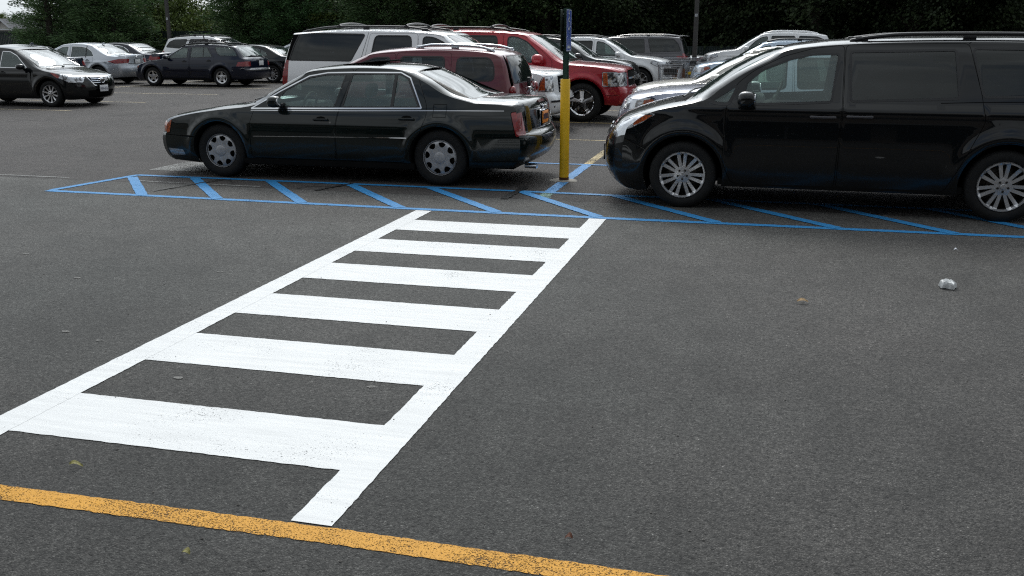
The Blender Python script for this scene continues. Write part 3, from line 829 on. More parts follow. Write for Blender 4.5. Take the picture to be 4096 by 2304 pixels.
# ---- minivan
def van_extra(g):
    slab(g, 'grille_bar', g.uf(.70), g.uf(.73), -.5, .5, .012, 'chrome'); slab(g, 'grille_bar', g.uf(.77), g.uf(.79), -.45, .45, .012, 'chrome')
    mb = MB(); p = g.T(g.uf(.76), 0); mb.ball((p[0] - .01, 0, .765), (.02, .13, .09), 0, 2); g.add('badge', mb, 'chrome')
    plate(g, .47, False, 'plateW', frame='blackplastic'); plate(g, .88, True, 'plateW')
    mb = MB(); mb.rbox((4.83, 0, 1.71), (.26, 1.15, .03), .012, rot=Matrix.Rotation(R(4), 3, 'Y')); g.add('rear_spoiler', mb, 'PAINT')
SP['van'] = dict(L=5.10, xf=1.0, xr=4.03, r=.345, rr=.232, rim='twin', Ra=.41, sup=2.8, inset=.055, grid=.08, flare=.028, flw=.14, phase=1.62,
    W=[(.14, .86), (.26, .92), (.40, .955), (.62, .975), (.85, .968), (1.0, .95), (1.10, .915), (1.30, .84), (1.50, .765), (1.66, .69), (1.8, .6)],
    top=[(.44, .15, 'f', 1), (.26, .17, 'f'), (.12, .27, 'f'), (.06, .44, 'f'), (.06, .58, 'f'), (.095, .70, 'f'), (.15, .80, 'f'), (.26, .905, 'h'), (.45, .985, 'h'), (.7, 1.055, 'h'), (.95, 1.105, 'h', 1),
         (1.03, 1.15, 'w'), (1.2, 1.27, 'w'), (1.42, 1.42, 'w'), (1.70, 1.565, 'w'), (1.95, 1.645, 't'), (2.25, 1.69, 't'), (2.9, 1.725, 't'), (3.6, 1.735, 't'), (4.3, 1.725, 't'), (4.74, 1.69, 't', 1),
         (4.86, 1.5, 'r'), (4.98, 1.15, 'r'), (5.03, 1.0, 'b'), (5.06, .75, 'b'), (5.10, .6, 'b'), (5.09, .42, 'b'), (5.0, .25, 'b', 1)],
    df=(.34, .9), dr=(.14, .5), bow=.14, rbow=.05, tf=(1.3, .16), tr=(1.0, .08), sill=[.17, .24, .26],
    drops=dict(h=.055, w=.05, t=.055, r=.05), ridges=[(1.045, .010, .03, .9, 4.9)],
    doors=[D([(1.50, .28), (2.49, .27), (2.51, 1.02), (2.50, 1.645), (2.22, 1.615), (1.93, 1.535), (1.66, 1.40), (1.50, 1.27), (1.41, 1.05), (1.40, .5)]),
           D([(2.515, .27), (3.50, .27), (3.60, .5), (3.80, .95), (3.75, 1.2), (3.62, 1.665), (2.515, 1.65), (2.525, 1.02)])],
    windows=[Wn([(1.27, 1.10), (1.42, 1.085), (1.49, 1.24)], trim=.03, r=.03, m='GF'), Wn([(1.57, 1.08), (2.40, 1.12), (2.445, 1.555), (2.2, 1.545), (2.0, 1.50), (1.75, 1.40), (1.60, 1.28)], r=.02),
             Wn([(2.60, 1.13), (3.55, 1.17), (3.50, 1.595), (2.57, 1.575)], m='GR', r=.02), Wn([(3.78, 1.185), (4.76, 1.22), (4.66, 1.45), (4.50, 1.60), (3.67, 1.61)], m='GR', r=.03)],
    lights=[dict(n='headlight', m='clearlens', p=[(.10, .70), (.30, .765), (.45, .81), (.57, .87), (.70, .955), (.55, 1.02), (.1, .95)], trim=.006, tm='gap', tn='lamp_rim', r=.02),
            dict(n='turn_signal', m='amber', p=[(.47, .835), (.58, .885), (.67, .945), (.5, .945)], r=.01),
            dict(n='taillight', m='redlens', p=[(4.62, .98), (4.9, .96), (5.1, .98), (5.1, 1.20), (4.93, 1.15), (4.85, 1.06), (4.66, 1.05)], r=.01)],
    gaps=[[(.30, .74), (.62, .60)], [(3.40, 1.115), (3.76, 1.13), (4.8, 1.15)], [(3.62, 1.66), (3.66, 1.70)]],
    handles=[(0, 2.34, .965, .25), (1, 2.68, .975, .25)], hm='handlegrey', mirror=(1.63, 1.10, .22, .165), seats=dict(x=(2.35, 3.25, 4.1), top=1.16, dash=1.55, dz=1.12, m='seatb', z=.50, w=.52),
    rails=[(2.55, 4.72, .045, .87, 'RAIL')],
    topf=lambda g: [
        dict(n='windshield', m='GW', p=[(g.ux(1.0), -.86), (g.ux(1.90), -.86), (g.ux(1.90), .86), (g.ux(1.0), .86)], trim=.015, o=-.004),
        dict(n='rear_window', m='GR', p=[(g.ux(4.78), -.84), (g.ur(1.12), -.84), (g.ur(1.12), .84), (g.ux(4.78), .84)], trim=.02, o=-.004),
        dict(n='cowl', m='gap', p=[(g.ux(.86), -.80), (g.ux(.99), -.80), (g.ux(.99), .80), (g.ux(.86), .80)]),
        dict(n='headlight', m='clearlens', p=[(g.uf(.70), .95), (g.uf(.74), .84), (g.ux(.17), .80), (g.ux(.30), .88), (g.ux(.45), .96), (g.ux(.52), 1.01), (g.uf(.74), 1.01)], mirror=1, r=.02),
        dict(n='grille', m='gap', p=[(g.uf(.67), -.62), (g.uf(.83), -.55), (g.uf(.83), .55), (g.uf(.67), .62)]),
        dict(n='grille', m='gap', p=[(g.uf(.24), -.55), (g.uf(.42), -.6), (g.uf(.42), .6), (g.uf(.24), .55)]),
        dict(n='fog_light', m='chrome', p=[(g.uf(.27), .74), (g.uf(.33), .74), (g.uf(.31), .90), (g.uf(.26), .88)], mirror=1),
        dict(n='hood_seam', m='gap', p=strip_poly([(g.uf(.80), .60), (g.ux(.3), .78), (g.ux(.6), .90), (g.ux(.95), .92)], .008), mirror=1, r=0),
        dict(n='taillight', m='redlens', p=[(g.ur(1.18), .90), (g.ur(1.18), 1.01), (g.ur(.96), 1.01), (g.ur(.96), .55), (g.ur(1.02), .55), (g.ur(1.06), .86)], mirror=1, r=.01),
    ], wipers=[(.96, -.66, .0, .07), (.96, .02, .66, .05)], extra=van_extra, step=.05)

# ---- full size utility
def full_suv(headlight_side, headlight_top, ext):
    return dict(L=5.60, xf=1.0, xr=4.28, r=.395, rr=.26, rim='five', Ra=.475, sup=3.6, inset=.05, flare=.03, flw=.10, phase=.31, rimm='chrome',
    W=[(.30, .93), (.45, .985), (.62, 1.0), (.90, 1.0), (1.05, .985), (1.20, .955), (1.45, .885), (1.70, .80), (1.85, .74)],
    top=[(.12, .33, 'f', 1), (.03, .38, 'f'), (.0, .50, 'f'), (.0, .62, 'f'), (.03, .685, 'f', 1), (.07, .70, 'f'), (.085, .85, 'f'), (.10, 1.0, 'f'), (.15, 1.07, 'h'), (.3, 1.11, 'h'), (.8, 1.17, 'h'), (1.3, 1.205, 'h', 1),
         (1.42, 1.26, 'w'), (1.75, 1.50, 'w'), (2.05, 1.70, 'w'), (2.25, 1.785, 't'), (2.6, 1.83, 't'), (3.5, 1.86, 't'), (4.5, 1.85, 't'), (5.25, 1.80, 't', 1),
         (5.35, 1.55, 'r'), (5.45, 1.22, 'r'), (5.48, 1.0, 'b'), (5.49, .76, 'b', 1), (5.57, .75, 'b'), (5.60, .66, 'b'), (5.59, .50, 'b'), (5.5, .40, 'b', 1)],
    df=(.22, .8), dr=(.10, .4), bow=.10, rbow=.02, tf=(1.0, .10), tr=(.8, .05), sill=[.36, .34, .40],
    doors=[D([(1.62, .38), (2.66, .38), (2.68, 1.2), (2.70, 1.76), (2.35, 1.74), (2.13, 1.66), (1.64, 1.23)]), D([(2.69, .38), (3.55, .38), (3.70, .75), (3.78, 1.1), (3.66, 1.77), (2.72, 1.765), (2.70, 1.2)])],
    windows=[Wn([(1.82, 1.20), (2.58, 1.22), (2.60, 1.70), (2.42, 1.69), (2.2, 1.60), (1.95, 1.38)], r=.06), Wn([(2.80, 1.23), (3.62, 1.26), (3.55, 1.72), (2.86, 1.715)], m='GR', r=.07),
             Wn([(4.02, 1.28), (5.28, 1.29), (5.20, 1.55), (5.10, 1.765), (3.78, 1.745)], m='GR', r=.04)],
    panels=[dict(n='pillar_panel', m='gap', p=[(5.16, 1.27), (5.5, 1.27), (5.4, 1.84), (5.05, 1.84)], r=.01)] if ext == 'y' else [],
    lights=[dict(n='headlight', m='clearlens', p=headlight_side, trim=.008, tm='gap', tn='lamp_rim', r=.02),
            dict(n='turn_signal', m='amber', p=[(q[0], q[1]) for q in ([(.27, .78), (.39, .77), (.35, .92), (.29, 1.02), (.24, 1.0)] if ext == 'y' else [(.46, .74), (.56, .74), (.57, 1.0), (.48, 1.0)])], r=.01),
            dict(n='taillight', m='redlens', p=[(5.33, .80), (5.6, .80), (5.6, 1.28), (5.30, 1.28)], r=.01)],
    gaps=[[(.56, .70), (.0, .70)], [(1.64, 1.22), (1.60, .6)], [(3.80, .9), (3.84, 1.2), (3.70, 1.79)], [(.0, .56), (.5, .55)]],
    handles=[(0, 2.52, 1.04, .2), (1, 3.55, 1.07, .2)], hm='PAINT', mirror=(1.93, 1.22, .24, .22), seats=dict(x=(2.5, 3.45, 4.4), top=1.3, dash=1.8, dz=1.22, m='seatg', z=.75, w=.55),
    rails=[(2.5, 5.1, .055, .84, 'blackplastic')], crossbars=[3.0, 4.35],
    topf=lambda g: [
        dict(n='windshield', m='GW', p=[(g.ux(1.34), -.88), (g.ux(2.15), -.88), (g.ux(2.15), .88), (g.ux(1.34), .88)], trim=.02, o=-.004),
        dict(n='rear_window', m='GR', p=[(g.ux(5.28), -.85), (g.ur(1.25), -.88), (g.ur(1.25), .88), (g.ux(5.28), .85)], trim=.02, o=-.004),
        dict(n='headlight', m='clearlens', p=headlight_top(g), mirror=1, r=.02, trim=.006),
        dict(n='grille', m='gap', p=[(g.uf(.72), -.52), (g.uf(1.02), -.58), (g.uf(1.02), .58), (g.uf(.72), .52)]),
        dict(n='hood_seam', m='gap', p=strip_poly([(g.uf(1.04), .82), (g.ux(.4), .90), (g.ux(1.3), .94)], .008), mirror=1, r=0),
        dict(n='grille', m='gap', p=[(g.uf(.40), -.40), (g.uf(.52), -.42), (g.uf(.52), .42), (g.uf(.40), .40)]),
        dict(n='taillight', m='redlens', p=[(g.ur(1.27), .93), (g.ur(1.27), 1.01), (g.ur(.80), 1.01), (g.ur(.80), .93)], mirror=1, r=.01),
    ], wipers=[(1.32, -.66, .0, .06), (1.32, .05, .7, .05)], extra=(yukon_extra if ext == 'y' else chev_extra))
def yukon_extra(g):
    mb = MB()
    for z in (.76, .82, .88, .94, .99): slab(g, 'grille_bar', g.uf(z), g.uf(z + .025), -.5, .5, .02, 'chrome')
    for sg in (-1, 1):
        mb = MB(); y = sg * .80; mb.ball((.13, y, .50), (.06, .13, .10), 0, 2); g.add('fog_light', mb, 'clearlens')
    slab(g, 'bumper_trim', g.uf(.565), g.uf(.60), -.98, .98, .012, 'silver_trim', n=20)
    plate(g, .88, True, 'plateW')
def chev_extra(g):
    slab(g, 'grille_bar', g.uf(.86), g.uf(.90), -.56, .56, .02, 'chrome')
    slab(g, 'grille_frame', g.uf(1.015), g.uf(1.035), -.56, .56, .016, 'chrome')
    mb = MB(); p = g.T(g.uf(.88), 0); mb.box((p[0] - .02, 0, .88), (.02, .20, .035)); mb.box((p[0] - .02, 0, .88), (.02, .07, .075)); g.add('badge', mb, 'chrome')
M['silver_trim'] = M['silver']; M['handlegrey'] = M['grey']
SP['yukon'] = full_suv([(.1, .76), (.40, .76), (.36, .92), (.29, 1.04), (.2, 1.07), (.1, 1.06)], lambda g: [(g.uf(.76), .80), (g.uf(1.03), .80), (g.uf(1.05), 1.01), (g.uf(.76), 1.01)], 'y')
SP['suburban'] = full_suv([(.1, .73), (.57, .73), (.58, 1.01), (.1, 1.01)], lambda g: [(g.uf(.73), .66), (g.uf(1.0), .66), (g.uf(1.0), 1.01), (g.uf(.73), 1.01)], 'c')

# ---- retro wagon
def retro_extra(g):
    for sg in (-1, 1):
        for z in (.93, .74):
            mb = MB(); y = sg * (g.W(3.98, z) - .045); mb.ball((3.95, y, z), (.10, .12, .15), 0, 3); g.add('taillight', mb, 'redlens')
    plate(g, .80, True, 'plateW', frame='chrome')
    mb = MB(); p = g.T(g.ur(.98), 0); mb.rbox((p[0] + .02, 0, .945), (.03, .34, .05), .012); g.add('tailgate_handle', mb, 'chrome')
    mb = MB(); mb.rbox((p[0] + .05, -.30, 1.05), (.05, .05, .14), .015); g.add('rear_wiper', mb, 'blackplastic')
SP['retro'] = dict(L=4.48, xf=.90, xr=3.53, r=.325, rr=.21, rim='ten', Ra=.39, sup=2.6, flare=.05, flw=.10,
    W=[(.2, .80), (.35, .85), (.6, .875), (.85, .87), (1.0, .845), (1.2, .79), (1.4, .72), (1.55, .64)],
    top=[(.2, .2, 'f', 1), (.08, .26, 'f'), (.02, .4, 'f'), (.0, .55, 'f'), (.05, .70, 'f'), (.14, .86, 'f'), (.3, .95, 'h'), (.7, 1.03, 'h'), (1.15, 1.08, 'h', 1), (1.3, 1.16, 'w'), (1.6, 1.34, 'w'), (1.85, 1.455, 'w'),
         (2.05, 1.51, 't'), (2.5, 1.56, 't'), (3.1, 1.58, 't'), (3.7, 1.56, 't'), (4.02, 1.52, 't'), (4.16, 1.47, 't', 1), (4.28, 1.35, 'r'), (4.38, 1.12, 'r'), (4.43, .9, 'b'), (4.47, .62, 'b'), (4.48, .5, 'b'), (4.44, .34, 'b'), (4.36, .26, 'b', 1)],
    df=(.30, .8), dr=(.20, .5), bow=.12, rbow=.03, tf=(1.1, .15), tr=(.8, .10), sill=[.22, .22, .28], drops=dict(t=.06, w=.05, r=.06, h=.06),
    doors=[D([(1.32, .27), (2.42, .27), (2.46, .9), (2.46, 1.47), (2.1, 1.455), (1.9, 1.39), (1.36, 1.05)]), D([(2.48, .27), (3.10, .27), (3.22, .55), (3.36, .8), (3.36, 1.48), (2.48, 1.475)])],
    windows=[Wn([(1.62, 1.06), (2.34, 1.08), (2.36, 1.40), (2.12, 1.39), (1.9, 1.31)], r=.04), Wn([(2.58, 1.085), (3.26, 1.09), (3.24, 1.41), (2.56, 1.41)], r=.05, m='GF'), Wn([(3.46, 1.09), (4.04, 1.09), (4.02, 1.30), (3.95, 1.40), (3.47, 1.405)], m='GR', r=.07)],
    lights=[dict(n='headlight', m='clearlens', p=[(.2, .70), (.42, .74), (.45, .88), (.3, .90)], r=.04)],
    handles=[(0, 2.28, .93, .18), (1, 3.15, .95, .18)], mirror=(1.6, 1.06, .2, .16), hm='chrome', seats=dict(x=(2.2, 3.05), top=1.15, dash=1.5, dz=1.08, m='seatg', z=.5),
    rails=[(2.75, 4.0, .045, .86, 'silver')],
    topf=lambda g: [
        dict(n='windshield', m='GW', p=[(g.ux(1.2), -.88), (g.ux(1.92), -.86), (g.ux(1.92), .86), (g.ux(1.2), .88)], trim=.02, o=-.004),
        dict(n='rear_window', m='TINTBLACK', p=[(g.ux(4.19), -.74), (g.ur(1.06), -.80), (g.ur(1.06), .80), (g.ux(4.19), .74)], trim=.02, o=-.002),
        dict(n='tailgate_seam', m='gap', p=strip_poly([(g.ux(4.14), .84), (g.ur(.6), .84)], .008), mirror=1, r=0),
        dict(n='headlight', m='clearlens', p=[(g.uf(.70), .78), (g.uf(.90), .75), (g.uf(.90), 1.01), (g.uf(.70), 1.01)], mirror=1),
    ], wipers=[(1.18, -.6, .0, .06)], extra=retro_extra)

def _mx(x): return x * .62 if x < 1.0 else x - .38
def _mp(pl): return [(_mx(p[0]),) + tuple(p[1:]) for p in pl]
_r = SP['retro']
_r['L'] = _mx(_r['L']); _r['xf'] = .72; _r['xr'] = _mx(_r['xr']); _r['top'] = _mp(_r['top'])
for _k in ('doors', 'windows', 'lights'):
    for _d in _r[_k]: _d['p'] = _mp(_d['p'])
_r['handles'] = [(i, _mx(x), z, w) for i, x, z, w in _r['handles']]; _r['mirror'] = (_mx(1.6), 1.06, .2, .16)
_r['seats']['x'] = tuple(_mx(x) for x in _r['seats']['x']); _r['seats']['dash'] = _mx(1.5); _r['rails'] = [(_mx(2.75), _mx(4.0), .045, .86, 'silver')]; _r['wipers'] = [(.80, -.6, .0, .06)]
_r['df'] = (.26, .6)
_r['topf'] = lambda g: [
        dict(n='windshield', m='GW', p=[(g.ux(.83), -.88), (g.ux(1.54), -.86), (g.ux(1.54), .86), (g.ux(.83), .88)], trim=.02, o=-.004),
        dict(n='rear_window', m='TINTBLACK', p=[(g.ux(3.81), -.74), (g.ur(1.06), -.80), (g.ur(1.06), .80), (g.ux(3.81), .74)], trim=.02, o=-.002),
        dict(n='tailgate_seam', m='gap', p=strip_poly([(g.ux(3.76), .84), (g.ur(.6), .84)], .008), mirror=1, r=0),
        dict(n='headlight', m='clearlens', p=[(g.uf(.70), .78), (g.uf(.90), .75), (g.uf(.90), 1.01), (g.uf(.70), 1.01)], mirror=1),
    ]
# ---- crossover family
def crossover(H=1.76, L=4.85, rim='y', ext=None):
    k = H / 1.76; q = L / 4.85
    def X(p): return [(a * q, b * k) for a, b in p]
    def XT(p): return [(t[0] * q, t[1] * k) + tuple(t[2:]) for t in p]
    return dict(L=L, xf=.98 * q, xr=3.81 * q, r=.37, rr=.255 if rim == 'y' else .225, rim=rim, Ra=.43, sup=2.8, flare=.03, phase=.31,
    W=[(.2 * k, .86), (.35 * k, .92), (.6 * k, .95), (.85 * k, .945), (1.0 * k, .92), (1.12 * k, .885), (1.35 * k, .81), (1.6 * k, .71), (1.76 * k, .62)],
    top=XT([(.24, .22, 'f', 1), (.08, .28, 'f'), (.0, .45, 'f'), (.0, .62, 'f'), (.05, .80, 'f'), (.12, .93, 'f'), (.25, 1.0, 'h'), (.6, 1.07, 'h'), (1.2, 1.13, 'h', 1), (1.35, 1.22, 'w'), (1.65, 1.42, 'w'), (1.95, 1.58, 'w'),
         (2.15, 1.65, 't'), (2.6, 1.70, 't'), (3.3, 1.70, 't'), (4.0, 1.66, 't'), (4.38, 1.60, 't', 1), (4.52, 1.45, 'r'), (4.70, 1.16, 'r'), (4.76, 1.0, 'b'), (4.80, .75, 'b'), (4.85, .62, 'b'), (4.84, .45, 'b'), (4.75, .32, 'b', 1)]),
    df=(.32, .8), dr=(.2, .5), bow=.12, rbow=.06, tf=(1.1, .15), tr=(.9, .10), sill=[.25, .27, .30],
    ridges=[(.92 * k, .012, .04, .8, L - .4)],
    doors=[D(X([(1.42, .32), (2.42, .32), (2.45, .95), (2.42, 1.61), (2.12, 1.56), (1.95, 1.48), (1.46, 1.12)])), D(X([(2.45, .32), (3.22, .32), (3.34, .6), (3.50, .85), (3.48, 1.15), (3.35, 1.62), (2.45, 1.615), (2.475, .95)]))],
    windows=[Wn(X([(1.66, 1.12), (2.34, 1.14), (2.34, 1.54), (2.14, 1.50), (1.95, 1.39)]), r=.04), Wn(X([(2.52, 1.145), (3.38, 1.17), (3.28, 1.55), (2.50, 1.55)]), r=.04, m='GR'), Wn(X([(3.56, 1.18), (4.42, 1.24), (4.28, 1.44), (4.05, 1.53), (3.44, 1.55)]), m='GR', r=.05)],
    lights=[dict(n='headlight', m='clearlens', p=X([(.2, .78), (.42, .80), (.66, .90), (.60, .97), (.2, .95)]), r=.04, trim=.008, tm='gap', tn='lamp_rim'),
            dict(n='taillight', m='redlens', p=X([(4.45, .90), (4.8, .90), (4.8, 1.12), (4.55, 1.14)]), r=.03)] +
           ([dict(n='turn_signal', m='amber', p=X([(.46, .83), (.64, .90), (.58, .95), (.46, .93)]), r=.01)] if ext == 'amber' else []),
    handles=[(0, 2.27 * q, .98 * k, .2), (1, 3.25 * q, 1.0 * k, .2)], mirror=(1.66 * q, 1.13 * k, .22, .17), seats=dict(x=(2.2 * q, 3.1 * q), top=1.22 * k, dash=1.55 * q, dz=1.12 * k, m='seatg', z=.6),
    rails=[(2.2 * q, 4.1 * q, .05, .86, 'RAIL')],
    topf=lambda g: [
        dict(n='windshield', m='GW', p=[(g.ux(1.24 * q), -.88), (g.ux(2.04 * q), -.86), (g.ux(2.04 * q), .86), (g.ux(1.24 * q), .88)], trim=.02, o=-.004),
        dict(n='rear_window', m='GR', p=[(g.ux(4.42 * q), -.82), (g.ur(1.16 * k), -.85), (g.ur(1.16 * k), .85), (g.ux(4.42 * q), .82)], trim=.02, o=-.004),
        dict(n='headlight', m='clearlens', p=[(g.uf(.78 * k), .66), (g.uf(.94 * k), .62), (g.uf(.94 * k), 1.01), (g.uf(.78 * k), 1.01)], mirror=1, r=.02),
        dict(n='grille', m='gap', p=[(g.uf(.66 * k), -.40), (g.uf(.90 * k), -.42), (g.uf(.90 * k), .42), (g.uf(.66 * k), .40)]),
        dict(n='grille', m='gap', p=[(g.uf(.34 * k), -.6), (g.uf(.5 * k), -.6), (g.uf(.5 * k), .6), (g.uf(.34 * k), .6)]),
        dict(n='hood_seam', m='gap', p=strip_poly([(g.uf(.92 * k), .60), (g.ux(.4 * q), .82), (g.ux(1.2 * q), .90)], .008), mirror=1, r=0),
        dict(n='taillight', m='redlens', p=[(g.ur(1.13 * k), .84), (g.ur(1.13 * k), 1.01), (g.ur(.90 * k), 1.01), (g.ur(.90 * k), .70)], mirror=1, r=.02),
    ], wipers=[(1.22 * q, -.6, .0, .06), (1.22 * q, .05, .62, .05)], extra=lambda g: plate(g, .82 * k, True, 'plateW'))
SP['cross'] = crossover(); SP['cross_small'] = crossover(1.66, 4.5, 'multi', 'amber'); SP['cross_big'] = crossover(1.92, 4.95, 'five')

# ---- compact and mid-size saloons
def saloon(H=1.47, L=4.7, wb=2.75, fo=.92, rim='ten', ext=None, tail='redlens', trimm=.014, notch=.0, hz=0.0, tl='wide'):
    k = H / 1.47; xr = fo + wb; q = L / 4.7; ro = L - xr
    m = lambda x: x * q
    return dict(L=L, xf=fo, xr=xr, r=.325, rr=.215, rim=rim, Ra=.38, sup=2.6, flare=.03, phase=.25,
    W=[(.18, .80), (.30, .86), (.55, .89), (.75, .885), (.86, .865), (.95, .83), (1.10, .76), (1.30, .67), (1.45, .58)],
    top=[(.22, .18, 'f', 1), (.07, .23, 'f'), (.0, .38, 'f'), (.0, .52, 'f'), (.03, .64 + hz, 'f'), (.09, .73 + hz, 'f'), (.22, .79 + hz, 'h'), (.55, .86 + hz, 'h'), (m(1.05), .94 + hz, 'h', 1),
         (m(1.2), 1.02 + hz * .8, 'w'), (m(1.5), 1.185 * k, 'w'), (m(1.8), 1.33 * k, 'w'), (m(2.05), 1.41 * k, 't'), (m(2.5), 1.46 * k, 't'), (m(2.95), 1.45 * k, 't'), (m(3.3), 1.395 * k, 't', 1),
         (m(3.6), 1.28 * k, 'r'), (m(3.9), 1.13 * k, 'r'), (m(4.1), 1.055 * k, 'r', 1), (m(4.35), 1.05 * k, 'k'), (m(4.58), 1.055 * k, 'k', 1), (m(4.61), 1.0 * k, 'b'), (m(4.63), .80, 'b'), (m(4.66), .66, 'b'), (m(4.70), .55, 'b'), (m(4.69), .40, 'b'), (m(4.6), .26, 'b', 1)],
    df=(.36, .8), dr=(.28, .6), bow=.13, rbow=.12, tf=(1.1, .17), tr=(1.0, .14), sill=[.19, .20, .23], ridges=[(.80, .014, .035, .8, L - .3)],
    drops=dict(h=.055, w=.05, t=.05, r=.05, k=.08),
    doors=[D([(m(1.42), .25), (m(2.38), .25), (m(2.42), .8), (m(2.42), 1.385 * k), (m(2.15), 1.37 * k), (m(1.95), 1.30 * k), (m(1.42), .96)]), D([(m(2.45), .25), (xr - .52, .25), (xr - .42, .45), (xr - .2, .75), (xr - .22, .95), (m(3.1), 1.36 * k), (m(2.45), 1.385 * k)])],
    windows=[Wn([(m(1.55), .955), (m(2.34), .965), (m(2.35), 1.32 * k), (m(2.12), 1.31 * k), (m(1.9), 1.22 * k)], trim=trimm, r=.02), Wn([(m(2.50), .967), (m(3.45), .99), (m(3.32), 1.16 * k), (m(3.1), 1.28 * k), (m(2.85), 1.32 * k), (m(2.49), 1.325 * k)], trim=trimm, r=.02, bars=[([(m(3.12), .95), (m(3.10), 1.34 * k)], .035)])],
    lights=[dict(n='headlight', m='clearlens', p=[(.18, .60 + hz), (.36, .62 + hz), (.60, .72 + hz), (.78, .82 + hz), (.62, .82 + hz), (.2, .76 + hz)], r=.02, trim=.008, tm='gap', tn='lamp_rim'),
            dict(n='turn_signal', m='amber' if ext != 'sentra' else 'redamber', p=[(.60, .70 + hz), (.82, .84 + hz), (.72, .845 + hz), (.56, .76 + hz)], r=.008),
            dict(n='taillight', m=tail, p=[(m(4.02), .82), (m(4.3), .74), (m(4.7), .74), (m(4.7), .90), (m(4.4), .90)] if tl == 'wide' else [(m(4.28), .78), (m(4.7), .76), (m(4.7), .95), (m(4.34), .95)], r=.02)],
    gaps=[[(L - ro + .42, .58), (L, .60)], [(.5, .58), (.62, .72 + hz)]],
    handles=[(0, m(2.25), .83, .18), (1, m(3.2), .85, .18)], mirror=(m(1.62), .95, .2, .14), hm='PAINT', seats=dict(x=(m(2.2), m(3.05)), top=1.06, dash=m(1.5), dz=.95, m='seatg', z=.36),
    topf=lambda g: [
        dict(n='windshield', m='GW', p=[(g.ux(m(1.10)), -.90), (g.ux(m(1.93)), -.87), (g.ux(m(1.93)), .87), (g.ux(m(1.10)), .90)], trim=.02, o=-.004),
        dict(n='rear_window', m='GW', p=[(g.ux(m(3.34)), -.82), (g.ux(m(4.03)), -.85), (g.ux(m(4.03)), .85), (g.ux(m(3.34)), .82)], trim=.02, o=-.004),
        dict(n='headlight', m='clearlens', p=[(g.uf(.60 + hz), .70), (g.uf(.72 + hz), .58), (g.ux(.32), .80), (g.ux(.5), .98), (g.ux(.5), 1.01), (g.uf(.60 + hz), 1.01)], mirror=1, r=.02),
        dict(n='grille', m='gap', p=[(g.uf(.53 + hz), -.34), (g.uf(.73 + hz), -.50), (g.uf(.73 + hz), .50), (g.uf(.53 + hz), .34)], trim=.02 if ext == 'sentra' else 0, tm='chrome'),
        dict(n='grille', m='gap', p=[(g.uf(.24), -.55), (g.uf(.40), -.6), (g.uf(.40), .6), (g.uf(.24), .55)]),
        dict(n='hood_seam', m='gap', p=strip_poly([(g.uf(.75 + hz), .5), (g.ux(.3), .76), (g.ux(m(1.05)), .92)], .008), mirror=1, r=0),
        dict(n='trunk_seam', m='gap', p=strip_poly([(g.ux(m(4.12)), .80), (g.ux(m(4.5)), .72), (g.ur(.68), .70)], .008), mirror=1, r=0),
        dict(n='taillight', m=tail, p=[(g.ur(.90), .50 if tl == 'wide' else .62), (g.ur(.90), 1.01), (g.ur(.74), 1.01), (g.ur(.76), .56 if tl == 'wide' else .62)], mirror=1, r=.02),
    ], wipers=[(m(1.08), -.6, .0, .06), (m(1.08), .05, .6, .05)], extra=dict(sentra=sentra_extra, sonata=sonata_extra, audi=audi_extra, plain=None)[ext or 'plain'])
M['redamber'] = lamp_glass('red_amber_reflector', (.6, .05, .02))
def sentra_extra(g):
    gi = None
    for z in (.575, .62, .665, .705):
        gi = slab(g, 'grille_bar', g.uf(z), g.uf(z + .016), -.42, .42, .012, 'chrome')
    mb = MB(); p = g.T(g.uf(.64), 0); k = 24
    mb.tube([(p[0] - .03, .075 * math.cos(2 * math.pi * i / k), .64 + .065 * math.sin(2 * math.pi * i / k)) for i in range(k + 1)], .012, 8); mb.box((p[0] - .03, 0, .64), (.02, .2, .03)); g.add('badge', mb, 'chrome')
    plate(g, .44, False, 'plateW', 'FNH-4516'); plate(g, .80, True, 'plateW')
def sonata_extra(g):
    plate(g, .80, True, 'plateW')
    mb = MB(); p = g.T(g.ur(.97), 0); k = 20
    mb.tube([(p[0] + .012, .06 * math.cos(2 * math.pi * i / k), .96 + .032 * math.sin(2 * math.pi * i / k)) for i in range(k + 1)], .006, 6); mb.tube([(p[0] + .012, -.025, .94), (p[0] + .012, -.01, .98)], .005, 6); mb.tube([(p[0] + .012, .025, .94), (p[0] + .012, .01, .98)], .005, 6); mb.tube([(p[0] + .012, -.018, .96), (p[0] + .012, .018, .96)], .005, 6); g.add('badge', mb, 'chrome')
    mb = MB(); mb.ball((3.4, 0, 1.43), (.16, .04, .07), 0, 2); g.add('roof_antenna', mb, 'PAINT')
    slab(g, 'chrome_strip', g.ur(.735), g.ur(.75), -.6, .6, .008, 'chrome')
def audi_extra(g):
    plate(g, .78, True, 'plateY')
    mb = MB(); p = g.T(g.ur(.93), 0); k = 20
    for j in range(4): mb.tube([(p[0] + .012, -.09 + .06 * j + .038 * math.cos(2 * math.pi * i / k), .93 + .038 * math.sin(2 * math.pi * i / k)) for i in range(k + 1)], .006, 6)
    g.add('badge', mb, 'chrome'); mb = MB(); mb.ball((3.2, 0, 1.46), (.16, .04, .07), 0, 2); g.add('roof_antenna', mb, 'PAINT')
SP['sentra'] = saloon(1.49, 4.62, 2.70, .90, 'ten', 'sentra'); SP['sonata'] = saloon(1.48, 4.82, 2.79, .93, 'ten', 'sonata', tl='wide'); SP['audi'] = saloon(1.45, 4.8, 2.80, .90, 'ten', 'audi', tl='block')
SP['passat'] = saloon(1.47, 4.77, 2.71, .92, 'five', None, tl='block', trimm=.018); SP['boxy'] = saloon(1.42, 4.75, 2.77, .88, 'multi', None, tl='block', hz=-.02)

